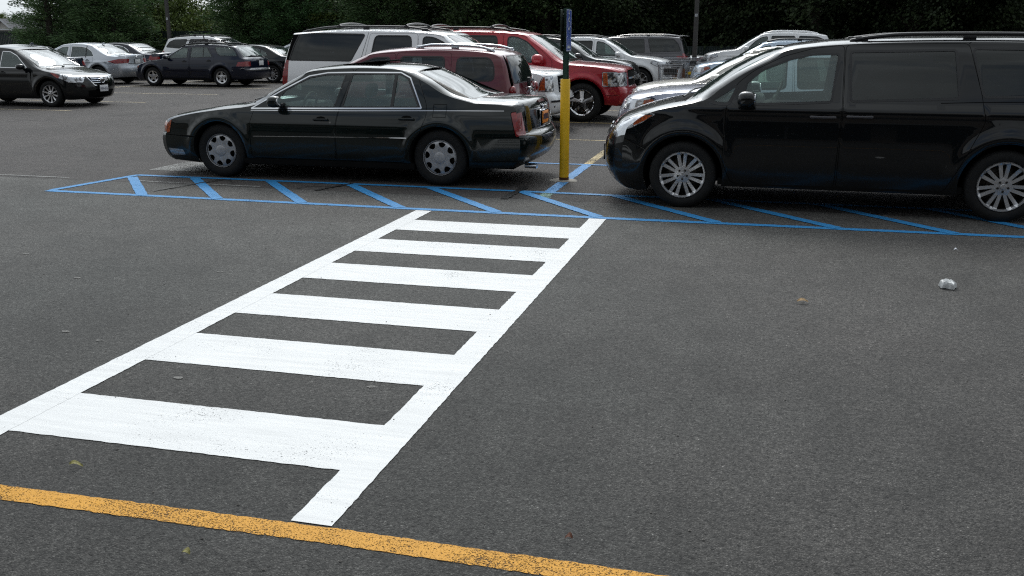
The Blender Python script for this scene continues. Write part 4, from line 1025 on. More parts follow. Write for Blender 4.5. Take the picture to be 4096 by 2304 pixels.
# ---- estate with roof rails
def wagon_extra(g):
    mb = MB()
    for y in (-.36, -.05, .30): mb.tube([(2.0, y, 1.545), (3.3, y, 1.55)], .016, 6)
    mb.tube([(2.45, -.5, 1.53), (2.45, .5, 1.53)], .018, 6); mb.tube([(3.05, -.5, 1.53), (3.05, .5, 1.53)], .018, 6); mb.tube([(2.7, -.2, 1.54), (2.66, -.2, 1.74)], .02, 6); mb.rbox((2.72, -.2, 1.58), (.22, .08, .06), .02); g.add('roof_rack', mb, 'blackplastic')
    plate(g, .80, True, 'plateW')
    slab(g, 'bumper_strip', g.ur(.58), g.ur(.545), -.99, .99, .01, 'blackplastic', n=20)
    mb = MB(); p = g.T(g.ur(1.03), 0); mb.tube([(p[0] + .02, 0, 1.03), (p[0] - .03, -.42, 1.06)], .012, 6); g.add('rear_wiper', mb, 'blackplastic')
SP['wagon'] = dict(L=4.81, xf=.95, xr=3.65, r=.325, rr=.205, rim='holes', Ra=.385, sup=2.6, flare=.028, flw=.10, phase=.31,
    W=[(.2, .80), (.32, .86), (.55, .895), (.75, .885), (.88, .86), (.98, .82), (1.15, .75), (1.32, .67), (1.46, .58)],
    top=[(.2, .19, 'f', 1), (.06, .24, 'f'), (.0, .38, 'f'), (.02, .50, 'f'), (.08, .56, 'f', 1), (.1, .66, 'f'), (.16, .74, 'h'), (.4, .80, 'h'), (.85, .89, 'h'), (1.28, .95, 'h', 1), (1.4, 1.02, 'w'), (1.65, 1.17, 'w'), (1.92, 1.32, 'w'),
         (2.15, 1.39, 't'), (2.6, 1.435, 't'), (3.2, 1.44, 't'), (3.8, 1.42, 't'), (4.12, 1.38, 't', 1), (4.35, 1.22, 'r'), (4.58, 1.03, 'r'), (4.68, .92, 'b'), (4.72, .75, 'b'), (4.73, .60, 'b', 1), (4.80, .585, 'b'), (4.81, .50, 'b'), (4.79, .36, 'b'), (4.7, .27, 'b', 1)],
    df=(.32, .8), dr=(.22, .6), bow=.10, rbow=.10, tf=(1.1, .15), tr=(.9, .10), sill=[.21, .22, .26], ridges=[(.52, -.006, .012, 1.4, 3.2)],
    doors=[D([(1.38, .26), (2.40, .26), (2.43, .8), (2.40, 1.385), (2.13, 1.35), (1.42, .93)]), D([(2.43, .26), (3.15, .26), (3.26, .5), (3.42, .72), (3.40, .95), (3.12, 1.385), (2.43, 1.39), (2.455, .8)])],
    windows=[Wn([(1.60, .96), (2.33, .985), (2.33, 1.32), (2.13, 1.30), (1.9, 1.17)], r=.02, trim=.018), Wn([(2.49, .99), (3.30, 1.02), (3.06, 1.33), (2.47, 1.33)], r=.02, trim=.018, bars=[([(2.96, .98), (2.94, 1.34)], .03)]), Wn([(3.56, 1.06), (4.28, 1.05), (4.02, 1.32), (3.35, 1.335)], r=.07, trim=.018)],
    lights=[dict(n='turn_signal', m='amber', p=[(.2, .58), (.36, .60), (.42, .70), (.3, .74), (.15, .7)], r=.02), dict(n='taillight', m='redlens', p=[(4.25, .70), (4.75, .70), (4.75, .86), (4.32, .85)], r=.02)],
    gaps=[[(4.05, .62), (4.75, .60)], [(.6, .52), (.0, .5)], [(1.38, .52), (3.2, .54)]],
    handles=[(0, 2.25, .85, .17), (1, 3.2, .88, .17)], hm='blackplastic', mirror=(1.62, .97, .2, .15), seats=dict(x=(2.15, 3.0), top=1.06, dash=1.6, dz=.96, m='seatg', z=.38),
    rails=[(1.95, 4.0, .05, .88, 'blackplastic')], crossbars=[2.45, 3.05],
    topf=lambda g: [
        dict(n='windshield', m='GW', p=[(g.ux(1.32), -.88), (g.ux(2.05), -.86), (g.ux(2.05), .86), (g.ux(1.32), .88)], trim=.02, o=-.004),
        dict(n='rear_window', m='GF', p=[(g.ux(4.15), -.80), (g.ux(4.57), -.86), (g.ux(4.57), .86), (g.ux(4.15), .80)], trim=.02, o=-.004),
        dict(n='headlight', m='clearlens', p=[(g.uf(.58), .60), (g.uf(.70), .60), (g.uf(.72), 1.01), (g.uf(.58), 1.01)], mirror=1),
        dict(n='grille', m='gap', p=[(g.uf(.58), -.42), (g.uf(.70), -.42), (g.uf(.70), .42), (g.uf(.58), .42)]),
        dict(n='hood_seam', m='gap', p=strip_poly([(g.ux(.2), .78), (g.ux(.6), .88), (g.ux(1.25), .92)], .008), mirror=1, r=0),
        dict(n='taillight', m='redlens', p=[(g.ur(.86), .72), (g.ur(.86), 1.01), (g.ur(.70), 1.01), (g.ur(.70), .72)], mirror=1, r=.02),
    ], wipers=[(1.3, -.6, .0, .06)], extra=wagon_extra)
# ------------------------------------------------------------------ camera, world, light
cam = bpy.data.objects.new('camera', bpy.data.cameras.new('camera')); link(cam)
cam.data.sensor_width = 36; cam.data.lens = 36 * 3780 / 4096; cam.data.clip_start = .05; cam.data.clip_end = 2000
cam.location = (0, 0, 1.745); cam.rotation_euler = (R(90 - 15.0), 0, R(14.5)); scene.camera = cam
SUN_EL, SUN_AZ = 44, 16      # azimuth measured from +Y towards -X
w = bpy.data.worlds.new('World'); scene.world = w; w.use_nodes = True; nt = w.node_tree
bg = nt.nodes['Background']; out = nt.nodes['World Output']
sky = N(nt, 'ShaderNodeTexSky', sky_type='NISHITA'); sky.sun_disc = False; sky.sun_elevation = R(SUN_EL); sky.sun_rotation = R(-SUN_AZ)
L(nt, sky.outputs[0], bg.inputs['Color']); bg.inputs['Strength'].default_value = .11
tc = N(nt, 'ShaderNodeTexCoord'); mp = N(nt, 'ShaderNodeMapping'); mp.inputs['Scale'].default_value = (1.0, 1.0, 2.6); L(nt, tc.outputs['Generated'], mp.inputs['Vector'])
no = N(nt, 'ShaderNodeTexNoise', inp={'Scale': 2.2, 'Detail': 8.0, 'Roughness': .55, 'Distortion': .3}); L(nt, mp.outputs[0], no.inputs['Vector'])
cr = N(nt, 'ShaderNodeValToRGB'); cr.color_ramp.elements[0].position = .30; cr.color_ramp.elements[1].position = .47; L(nt, no.outputs['Fac'], cr.inputs['Fac'])
# clouds thicker (darker) away from the sun
dt = N(nt, 'ShaderNodeVectorMath', operation='DOT_PRODUCT'); nv = N(nt, 'ShaderNodeVectorMath', operation='NORMALIZE'); L(nt, tc.outputs['Generated'], nv.inputs[0]); L(nt, nv.outputs[0], dt.inputs[0])
sd = Vector((-math.sin(R(SUN_AZ)) * math.cos(R(SUN_EL)), math.cos(R(SUN_AZ)) * math.cos(R(SUN_EL)), math.sin(R(SUN_EL)))); dt.inputs[1].default_value = sd
br = N(nt, 'ShaderNodeMapRange', inp={'From Min': -.6, 'From Max': 1.0, 'To Min': .34, 'To Max': 1.20}); L(nt, dt.outputs['Value'], br.inputs['Value'])
n2 = N(nt, 'ShaderNodeTexNoise', inp={'Scale': 5.0, 'Detail': 6.0}); L(nt, mp.outputs[0], n2.inputs['Vector'])
m2 = N(nt, 'ShaderNodeMapRange', inp={'From Min': .3, 'From Max': .7, 'To Min': .6, 'To Max': 1.25}); L(nt, n2.outputs['Fac'], m2.inputs['Value'])
mm = N(nt, 'ShaderNodeMath', operation='MULTIPLY'); L(nt, br.outputs[0], mm.inputs[0]); L(nt, m2.outputs[0], mm.inputs[1])
ps = N(nt, 'ShaderNodeMath', operation='MAXIMUM', inp={1: 0.0}); L(nt, dt.outputs['Value'], ps.inputs[0])
pw = N(nt, 'ShaderNodeMath', operation='POWER', inp={1: 14.0}); L(nt, ps.outputs[0], pw.inputs[0]); pm = N(nt, 'ShaderNodeMath', operation='MULTIPLY', inp={1: 4.5}); L(nt, pw.outputs[0], pm.inputs[0])
pa = N(nt, 'ShaderNodeMath', operation='ADD'); L(nt, br.outputs[0], pa.inputs[0]); L(nt, pm.outputs[0], pa.inputs[1]); L(nt, pa.outputs[0], mm.inputs[0])
b2 = N(nt, 'ShaderNodeBackground', inp={'Color': (.90, .96, 1, 1)}); L(nt, mm.outputs[0], b2.inputs['Strength'])
mx = N(nt, 'ShaderNodeMixShader'); L(nt, cr.outputs['Color'], mx.inputs[0]); L(nt, bg.outputs[0], mx.inputs[1]); L(nt, b2.outputs[0], mx.inputs[2]); L(nt, mx.outputs[0], out.inputs[0])
sl = bpy.data.lights.new('sun', 'SUN'); sl.energy = .95; sl.angle = R(14); sl.color = (1, .96, .9); so = bpy.data.objects.new('sun', sl); link(so)
so.rotation_euler = sd.to_track_quat('Z', 'Y').to_euler(); so.location = (0, 0, 30)
scene.view_settings.view_transform = 'Standard'; scene.view_settings.look = 'None'; scene.view_settings.exposure = 0
scene.cycles.use_denoising = False; scene.cycles.filter_width = 1.2; scene.cycles.max_bounces = 8; scene.cycles.transparent_max_bounces = 24; scene.cycles.caustics_reflective = False; scene.cycles.caustics_refractive = False

# ------------------------------------------------------------------ ground
def asphalt(name='asphalt'):
    m, nt, b, out = newmat(name); tc = N(nt, 'ShaderNodeTexCoord'); P = tc.outputs['Object']
    def noise(sc, det=4, rough=.6, dim='3D'):
        n = N(nt, 'ShaderNodeTexNoise', inp={'Scale': sc, 'Detail': det, 'Roughness': rough}); L(nt, P, n.inputs['Vector']); return n.outputs['Fac']
    def mr(v, a, b_, c, d):
        n = N(nt, 'ShaderNodeMapRange', inp={'From Min': a, 'From Max': b_, 'To Min': c, 'To Max': d}); L(nt, v, n.inputs['Value']); return n.outputs[0]
    def mth(op, a, b_):
        n = N(nt, 'ShaderNodeMath', operation=op)
        for i, v in enumerate((a, b_)):
            if isinstance(v, (int, float)): n.inputs[i].default_value = v
            else: L(nt, v, n.inputs[i])
        return n.outputs[0]
    vo = N(nt, 'ShaderNodeTexVoronoi', inp={'Scale': 130.0, 'Randomness': 1.0}); L(nt, P, vo.inputs['Vector'])
    sc = N(nt, 'ShaderNodeSeparateColor'); L(nt, vo.outputs['Color'], sc.inputs[0])
    stone = mr(sc.outputs[0], 0, 1, .5, 1.62)                      # each aggregate stone has its own tone
    crev = mr(vo.outputs['Distance'], .15, .6, 1.1, .45)
    bright = mr(sc.outputs[1], 0.97, 1.0, 1.0, 2.2)
    g1 = mth('MULTIPLY', mth('MULTIPLY', stone, crev), bright)
    pore = mr(noise(58, 2, .5), .30, .44, .25, 1.0); g1 = mth('MULTIPLY', g1, pore)
    v = mth('MULTIPLY', g1, mr(noise(30, 6), .3, .7, .66, 1.34))
    v = mth('MULTIPLY', v, mr(noise(3.5, 8, .7), .3, .7, .78, 1.22))
    v = mth('MULTIPLY', v, mr(noise(.45, 6, .6), .3, .7, .74, 1.26))
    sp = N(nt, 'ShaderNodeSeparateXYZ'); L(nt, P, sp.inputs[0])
    ye = mth('ADD', sp.outputs['Y'], mth('MULTIPLY', mth('SUBTRACT', noise(1.2, 6), .5), .09))
    old = mr(ye, 9.985, 10.0, 0, 1)
    sm = mth('ADD', mr(noise(.25, 4), .35, .65, 0, .55), mr(sp.outputs['X'], -1.0, 3.0, 0, .45))
    new_c = N(nt, 'ShaderNodeMix', data_type='RGBA'); new_c.inputs['A'].default_value = (.076, .076, .071, 1); new_c.inputs['B'].default_value = (.093, .084, .078, 1); L(nt, sm, new_c.inputs['Factor'])
    v = mth('MULTIPLY', v, mr(sp.outputs['Y'], 2.5, 9.5, .80, 1.42)); v = mth('MULTIPLY', v, mr(sp.outputs['X'], -5.5, 3.0, 1.12, .92))  # grazing light and lane dust painted into the tone, paler farther out and left
    mixc = N(nt, 'ShaderNodeMix', data_type='RGBA'); L(nt, old, mixc.inputs['Factor']); L(nt, new_c.outputs['Result'], mixc.inputs['A']); mixc.inputs['B'].default_value = (.056, .050, .047, 1)
    # crack/sealant line along the seam, random fine cracks in the old surface
    d = mth('ABSOLUTE', mth('SUBTRACT', ye, 9.99), 0); line = mr(d, .006, .016, .35, 1.0)
    v = mth('MULTIPLY', v, line)
    wv = N(nt, 'ShaderNodeTexVoronoi', feature='DISTANCE_TO_EDGE', inp={'Scale': .33}); 
    dn = N(nt, 'ShaderNodeTexNoise', inp={'Scale': 1.5, 'Detail': 6.0}); L(nt, P, dn.inputs['Vector'])
    ad = N(nt, 'ShaderNodeVectorMath', operation='MULTIPLY_ADD'); L(nt, dn.outputs['Color'], ad.inputs[0]); ad.inputs[1].default_value = (.9, .9, .9); L(nt, P, ad.inputs[2]); L(nt, ad.outputs[0], wv.inputs['Vector'])
    ck = mr(wv.outputs['Distance'], .003, .011, .3, 1.0); ckm = mth('MAXIMUM', ck, mth('SUBTRACT', 1, mth('MULTIPLY', old, mr(noise(.3, 2), .5, .56, 0, 1))))
    v = mth('MULTIPLY', v, ckm)
    # oil spots in the old stalls
    oil = N(nt, 'ShaderNodeTexVoronoi', inp={'Scale': .42}); L(nt, P, oil.inputs['Vector']); om = mr(oil.outputs['Distance'], .05, .28, .62, 1.0); om = mth('MAXIMUM', om, mth('SUBTRACT', 1, old)); v = mth('MULTIPLY', v, om)
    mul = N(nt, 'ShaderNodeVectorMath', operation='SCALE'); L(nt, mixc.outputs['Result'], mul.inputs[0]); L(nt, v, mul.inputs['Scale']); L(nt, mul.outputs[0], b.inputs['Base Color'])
    b.inputs['Roughness'].default_value = .82; b.inputs['Specular IOR Level'].default_value = .35
    bp = N(nt, 'ShaderNodeBump', inp={'Strength': .7, 'Distance': .006}); L(nt, crev, bp.inputs['Height']); L(nt, bp.outputs[0], b.inputs['Normal'])
    return m
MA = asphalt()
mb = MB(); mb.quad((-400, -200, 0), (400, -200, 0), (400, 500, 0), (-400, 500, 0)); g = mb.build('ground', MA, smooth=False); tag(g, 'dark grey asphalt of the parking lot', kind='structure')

def road_paint(name, col, wear, dust=.0, rough=.6, ps=75.0):
    """rolled paint: ragged edges and pits are real holes, so the asphalt sheet below shows"""
    m, nt, b, out = newmat(name); tc = N(nt, 'ShaderNodeTexCoord'); P = tc.outputs['Object']
    a = N(nt, 'ShaderNodeTexNoise', inp={'Scale': ps, 'Detail': 3.0, 'Roughness': .7}); L(nt, P, a.inputs['Vector'])
    a2 = N(nt, 'ShaderNodeTexNoise', inp={'Scale': 2.2, 'Detail': 4.0}); L(nt, P, a2.inputs['Vector'])
    k = N(nt, 'ShaderNodeMath', operation='MULTIPLY_ADD', inp={1: .42, 2: -.10}); L(nt, a2.outputs['Fac'], k.inputs[0])
    s = N(nt, 'ShaderNodeMath', operation='ADD'); L(nt, a.outputs['Fac'], s.inputs[0]); L(nt, k.outputs[0], s.inputs[1])
    th = N(nt, 'ShaderNodeMapRange', inp={'From Min': wear, 'From Max': wear + .035}); L(nt, s.outputs[0], th.inputs['Value'])
    st = N(nt, 'ShaderNodeTexNoise', inp={'Scale': 9.0, 'Detail': 5.0}); mp = N(nt, 'ShaderNodeMapping'); mp.inputs['Scale'].default_value = (.25, 3, 1); L(nt, P, mp.inputs['Vector']); L(nt, mp.outputs[0], st.inputs['Vector'])
    mr = N(nt, 'ShaderNodeMapRange', inp={'From Min': .3, 'From Max': .7, 'To Min': .92, 'To Max': 1.07}); L(nt, st.outputs['Fac'], mr.inputs['Value'])
    sc = N(nt, 'ShaderNodeVectorMath', operation='SCALE'); sc.inputs[0].default_value = col; L(nt, mr.outputs[0], sc.inputs['Scale']); L(nt, sc.outputs[0], b.inputs['Base Color'])
    b.inputs['Roughness'].default_value = rough; b.inputs['Specular IOR Level'].default_value = .3
    bp = N(nt, 'ShaderNodeBump', inp={'Strength': .5, 'Distance': .004}); L(nt, a.outputs['Fac'], bp.inputs['Height']); L(nt, bp.outputs[0], b.inputs['Normal'])
    tr = N(nt, 'ShaderNodeBsdfTransparent'); ms = N(nt, 'ShaderNodeMixShader'); L(nt, th.outputs[0], ms.inputs[0]); L(nt, tr.outputs[0], ms.inputs[1]); L(nt, b.outputs[0], ms.inputs[2]); L(nt, ms.outputs[0], out.inputs[0])
    return m
M['pw'] = road_paint('white_road_paint', (.69, .695, .69), .40, ps=110.0)
M['pb'] = road_paint('blue_road_paint', (.03, .215, .48), .43)
M['pbo'] = road_paint('worn_blue_road_paint', (.035, .21, .48), .48)
M['py'] = road_paint('yellow_road_paint', (.60, .285, .022), .548, ps=160.0)
M['pyo'] = road_paint('faded_yellow_road_paint', (.50, .38, .17), .56)
M['pyo2'] = road_paint('worn_yellow_road_paint', (.62, .52, .34), .58)
M['pg'] = road_paint('ghost_grey_paint', (.2, .2, .19), .56)
M['seal'] = road_paint('tar_patch', (.018, .018, .018), .5)
M['pgreen'] = road_paint('ghost_green_paint', (.18, .33, .27), .62)

def line_strip(mb, pts, w, z, seg=.028, rag=.006, mi=0):
    """a painted band with slightly ragged borders"""
    P = []
    zs = 1 - z / 1.745; pts = [(p[0] * zs, p[1] * zs) for p in pts]
    for a, b in zip(pts, pts[1:]):
        a, b = Vector(a), Vector(b); n = max(1, int((b - a).length / seg))
        for i in range(n): P.append(a.lerp(b, i / n))
    P.append(Vector(pts[-1])); k = len(P); rows = []
    for i, p in enumerate(P):
        d = (P[min(i + 1, k - 1)] - P[max(i - 1, 0)]).normalized(); nx = Vector((-d.y, d.x))
        wa = w / 2 + random.uniform(-rag, rag); wb = w / 2 + random.uniform(-rag, rag)
        rows.append(((p.x + nx.x * wa, p.y + nx.y * wa, z), (p.x - nx.x * wb, p.y - nx.y * wb, z)))
    for a, b in zip(rows, rows[1:]): mb.quad(a[0], a[1], b[1], b[0], mi)

# white ladder crossing
mb = MB(); Z = .004
line_strip(mb, [(-1.508, 2.865), (-1.492, 6), (-1.475, 9.06)], .168, Z, rag=.0028); 
line_strip(mb, [(-3.315, 3.0), (-3.30, 6), (-3.278, 9.06)], .168, Z, rag=.0028)
mb2 = MB()
for (y0, y1) in ((8.07, 8.56), (7.15, 7.64), (6.21, 6.70), (5.26, 5.75), (4.31, 4.81), (3.30, 3.78)):
    line_strip(mb2, [(-3.25, (y0 + y1) / 2 + .0), (-1.52, (y0 + y1) / 2)], y1 - y0, Z - .0008, rag=.0028)
mb.v, b0 = mb.v + mb2.v, len(mb.v); mb.f += [tuple(i + b0 for i in q) for q in mb2.f]; mb.m += mb2.m
tag(mb.build('crosswalk', M['pw'], smooth=False), 'white painted ladder crosswalk on the asphalt', kind='structure')
mb = MB(); line_strip(mb, [(-6, 2.80), (-2.8, 2.785), (-1.4, 2.80), (0, 2.787), (4, 2.77)], .102, .0012); tag(mb.build('line_stain', simple('brown_line_stain', (.11, .06, .02), rough=.9, var=.4, scale=30), smooth=False), 'brown stain between the worn patches of the yellow line', kind='structure')
# yellow line close to the camera
mb = MB(); line_strip(mb, [(-6, 2.80), (-2.8, 2.785), (-1.4, 2.80), (0, 2.787), (4, 2.77)], .105, .003, rag=.004); tag(mb.build('yellow_line', M['py'], smooth=False), 'worn yellow painted line', kind='structure')
# blue hatched access strip
mb = MB(); zb = .004
line_strip(mb, [(-7.95, 9.19), (-3.5, 9.135), (-1.4, 9.12), (4.6, 9.18)], .10, zb)
line_strip(mb, [(-7.93, 9.24), (-7.72, 10.53), (-7.66, 10.56)], .10, zb + .0009, rag=.003)
line_strip(mb, [(-7.70, 10.55), (-4, 10.545), (-1.5, 10.50), (4.6, 10.46)], .095, zb + .0018)
xs = [(-7.67, -6.67), (-6.85, -5.72), (-5.80, -4.70), (-4.73, -3.58), (-3.70, -2.53), (-2.60, -1.48), (-1.53, -.33), (-.45, .78), (.65, 1.80), (1.75, 2.88), (2.85, 3.98)]
for i, (a, b) in enumerate(xs): line_strip(mb, [(a, 10.50 - (.12 if i == 0 else 0)), (b, 9.17)], .12, zb + .0027 + .0002 * (i % 2), rag=.005)
tag(mb.build('hatched_access_strip', M['pb'], smooth=False), 'blue hatched access strip beside the parked cars', kind='structure')
mb = MB(); line_strip(mb, [(-2.28, 10.56), (-2.28, 13.0)], .13, zb + .0004, rag=.006); line_strip(mb, [(-7.8, 13.0), (3.3, 13.0)], .08, zb + .002)
tag(mb.build('blue_stall_line', M['pbo'], smooth=False), 'blue stall lines', kind='structure')
mb = MB(); line_strip(mb, [(-2.28, 13.06), (-2.28, 45)], .12, zb)
for y in (16.12, 19.4, 22.7, 26.0, 29.3, 32.6, 35.9, 39.2): line_strip(mb, [(-7.8, y), (3.3, y)], .085, zb + .001)
tag(mb.build('yellow_stall_line', M['pyo'], smooth=False), 'faded yellow stall lines', kind='structure')
mb = MB()
for y in (12.9, 16.2, 19.5, 22.4, 25.95, 29.25, 32.6, 35.9, 39.2): line_strip(mb, [(-27.0, y), (-15.9, y)], .085, zb)
line_strip(mb, [(-21.5, 16), (-21.5, 42)], .09, zb + .001)
tag(mb.build('worn_stall_line', M['pyo2'], smooth=False), 'worn yellow stall lines', kind='structure')
mb = MB(); line_strip(mb, [(-10.6, 10.14), (-8.4, 10.13)], .05, zb); line_strip(mb, [(-7.5, 10.12), (-5.7, 10.07)], .05, zb + .0001)
mb.quad((-7.85, 10.98, zb), (-7.1, 10.98, zb), (-6.9, 11.75, zb), (-7.85, 11.85, zb)); tag(mb.build('old_paint_remnant', M['pg'], smooth=False), 'grey remnants of old paint', kind='structure')
mb = MB(); line_strip(mb, [(-2.68, 9.98), (-2.64, 10.88)], .09, zb + .006, rag=.015); line_strip(mb, [(-6.75, 9.5), (-6.6, 10.05), (-6.45, 10.48)], .05, zb + .006, rag=.015); line_strip(mb, [(-4.95, 10.0), (-4.75, 10.6)], .05, zb + .006, rag=.015)
tag(mb.build('tar_patch', M['seal'], smooth=False), 'black tar patches', kind='structure')
mb = MB(); line_strip(mb, [(-2.27, 10.10), (-2.27, 10.46)], .13, zb, rag=.02); tag(mb.build('old_green_paint', M['pgreen'], smooth=False), 'green tinted remnant of a removed line', kind='structure')

# ------------------------------------------------------------------ the cars
base = dict(GF='glass', GR='tint', GW='wglass', TRIM='blackplastic', TINTBLACK='tint', RAIL='blackplastic')
def pal(paint, **k): d = dict(base, PAINT=paint); d.update(k); return d
ELS = [
 ('sedan', pal('blk_green', TRIM='chrome'), (-7.59, 10.60), -1, 'long black luxury saloon with raised sunroof parked beside the yellow bollard', 'sedan'),
 ('van', pal('blk'), (-1.72, 9.86, -1.1), -1, 'shiny black minivan filling the right edge, silver twin spoke wheels', 'minivan'),
 ('cross_c', pal('lavsilver', GR='midtint'), (-2.06, 13.5), -1, 'silver crossover directly behind the nose of the black minivan', 'crossover'),
 ('cross_d', pal('champ', RAIL='champ'), (-2.35, 16.8), -1, 'champagne crossover behind the silver crossover', 'crossover'),
 ('cross_small', pal('ltblue'), (-2.0, 27.2), -1, 'pale blue wagon with roof rails facing the shopping carts', 'wagon'),
 ('cross_big', pal('white', RAIL='white'), (-2.3, 36.8), -1, 'white utility vehicle showing only its roof behind the pale blue wagon', 'suv'),
 ('retro', pal('maroon', GF='midtint'), (-7.55, 13.85), -1, 'maroon retro wagon with silver roof rails behind the black saloon', 'wagon'),
 ('yukon', pal('white', GF='midtint'), (-3.49, 16.85), 1, 'long white utility vehicle with dark rear glass behind the maroon wagon', 'suv'),
 ('suburban', pal('red'), (-2.57, 19.5), 1, 'bright red utility vehicle with chrome five spoke wheels', 'suv'),
 ('cross', pal('dgrey'), (-3.45, 27.2), 1, 'dark grey crossover parked behind the red utility vehicle', 'crossover'),
 ('cross', pal('white'), (-2.70, 29.9), 1, 'white crossover with wide alloy wheels beside the shopping carts', 'crossover'),
 ('van', pal('grey', RAIL='grey'), (-7.5, 33.2), -1, 'grey minivan with red tail lamp behind the shopping carts', 'minivan'),
 ('low', pal('white', GW='tint'), (-6.6, 38.0), -1, 'white car with dark rear window beside the right light pole', 'car'),
 ('sentra', pal('blk', TRIM='chrome'), (-16.2, 20.25), 1, 'black compact saloon with chrome grille at the left edge', 'sedan'),
 ('audi', pal('bluegrey'), (-26.75, 26.5), -1, 'slate blue saloon with a yellow licence plate behind the black compact', 'sedan'),
 ('sonata', pal('silver', TRIM='chrome'), (-27.0, 30.2), -1, 'silver saloon with long red tail lamps and a rear spoiler lip', 'sedan'),
 ('passat', pal('navy', TRIM='chrome'), (-28.0, 33.7), -1, 'dark blue saloon behind the silver saloon', 'sedan'),
 ('cross', pal('white', GF='tint'), (-20.5, 36.8), 1, 'white utility vehicle with black side glass under the left light pole', 'suv'),
 ('wagon', pal('navy'), (-21.70, 29.75), -1, 'dark navy estate car with a roof rack and five hole wheels', 'estate car'),
 ('boxy', pal('blk'), (-21.4, 32.8), -1, 'black boxy saloon half hidden behind the navy estate car', 'sedan'),
 ('audi', pal('silver', TRIM='chrome'), (-22.4, 39.0), -1, 'silver saloon glimpsed between the black boxy saloon and the long white utility vehicle', 'sedan'),
 ('passat', pal('bluegrey'), (-34.2, 31.5), -1, 'slate blue car cut by the left edge behind the black compact', 'car'),
]
SP['cross_c'] = crossover(1.62, 4.9, 'multi', 'amber'); SP['cross_d'] = crossover(1.54, 4.7, 'multi', 'amber')
SP['low'] = saloon(1.34, 4.5, 2.65, .9, 'multi', None, tl='block', hz=-.03)
import sys as _s
FASTCARS = None
for kind, pl_, loc, face, label, cat in ELS:
    nm = {'sedan': 'parked_sedan', 'minivan': 'parked_minivan', 'suv': 'parked_suv', 'crossover': 'parked_crossover', 'wagon': 'parked_wagon', 'estate car': 'parked_estate_car', 'car': 'parked_car'}[cat]
    place_car(kind, SP[kind], pl_, loc, face, label, cat, nm, drop=('sunroof', 'trunk_badge') if False else ())
# ------------------------------------------------------------------ bollard and accessible parking sign
M['byellow'] = simple('bollard_yellow_plastic', (.97, .57, .022), rough=.45, var=.08, scale=6)
M['concrete'] = simple('concrete', (.30, .28, .25), rough=.9, var=.3, scale=14, bump=.4)
M['rust'] = simple('rust_stain', (.08, .03, .012), rough=.9, var=.4, scale=30)
M['gpost'] = simple('green_sign_post', (.012, .045, .03), rough=.5, var=.2)
M['sback'] = simple('sign_back_aluminium', (.10, .12, .10), rough=.5, metal=.3, var=.15)
M['sblue'] = simple('sign_blue', (.02, .07, .36), rough=.35, var=.06)
M['swhite'] = simple('sign_white', (.65, .67, .72), rough=.4, var=.05)
BX, BY = -2.29, 11.42
root = empty('yellow_bollard', (BX, BY, 0)); tag(root, 'bright yellow bollard sleeve around the base of the blue sign post', 'bollard')
mb = MB(); k = 32
mb.lathe_y([(.055, 0), (.058, .02)], k)
def lathe_z(mb, prof, n=32, mi=0):
    b = len(mb.v)
    for r, z in prof:
        for j in range(n): t = 2 * math.pi * j / n; mb.v.append((r * math.cos(t), r * math.sin(t), z))
    for i in range(len(prof) - 1):
        for j in range(n): mb.f.append((b + i * n + j, b + i * n + (j + 1) % n, b + (i + 1) * n + (j + 1) % n, b + (i + 1) * n + j)); mb.m.append(mi)
mb = MB(); lathe_z(mb, [(.0582, .03), (.0578, .3), (.0575, .8), (.0575, 1.225), (.0545, 1.232), (.051, 1.228), (.049, 1.18), (.0001, 1.18)]); mb.build('sleeve', M['byellow'], root)
mb = MB(); lathe_z(mb, [(.0592, .012), (.0605, .018), (.0598, .042), (.0582, .05)]); mb.build('base_rim', M['rust'], root)
mb = MB(); random.seed(3); n = 26
ring = [((.11 + .04 * random.random()) * (1.3 if abs(math.cos(2 * math.pi * i / n)) > .7 else .95) * math.cos(2 * math.pi * i / n), (.13 + .04 * random.random()) * math.sin(2 * math.pi * i / n)) for i in range(n)]
mb.add([(x, y, .002) for x, y in ring] + [(x * .9, y * .9, .014) for x, y in ring] + [(0, 0, .022)], [(i, (i + 1) % n, n + (i + 1) % n, n + i) for i in range(n)] + [(n + i, n + (i + 1) % n, 2 * n) for i in range(n)])
mb.build('concrete_footing', M['concrete'], root)
sr = empty('accessible_parking_sign', (BX, BY, 0)); tag(sr, 'blue accessible parking sign with white wheelchair symbol on a green post', 'parking sign')
mb = MB()
for (x, y, a, b) in ((0, -.016, .044, .004), (-.02, 0, .004, .034), (.02, 0, .004, .034), (-.028, .017, .018, .004), (.028, .017, .018, .004)): mb.box((x, y, 1.10 + .95 / 2), (a, b, .95))
mb.build('post', M['gpost'], sr)
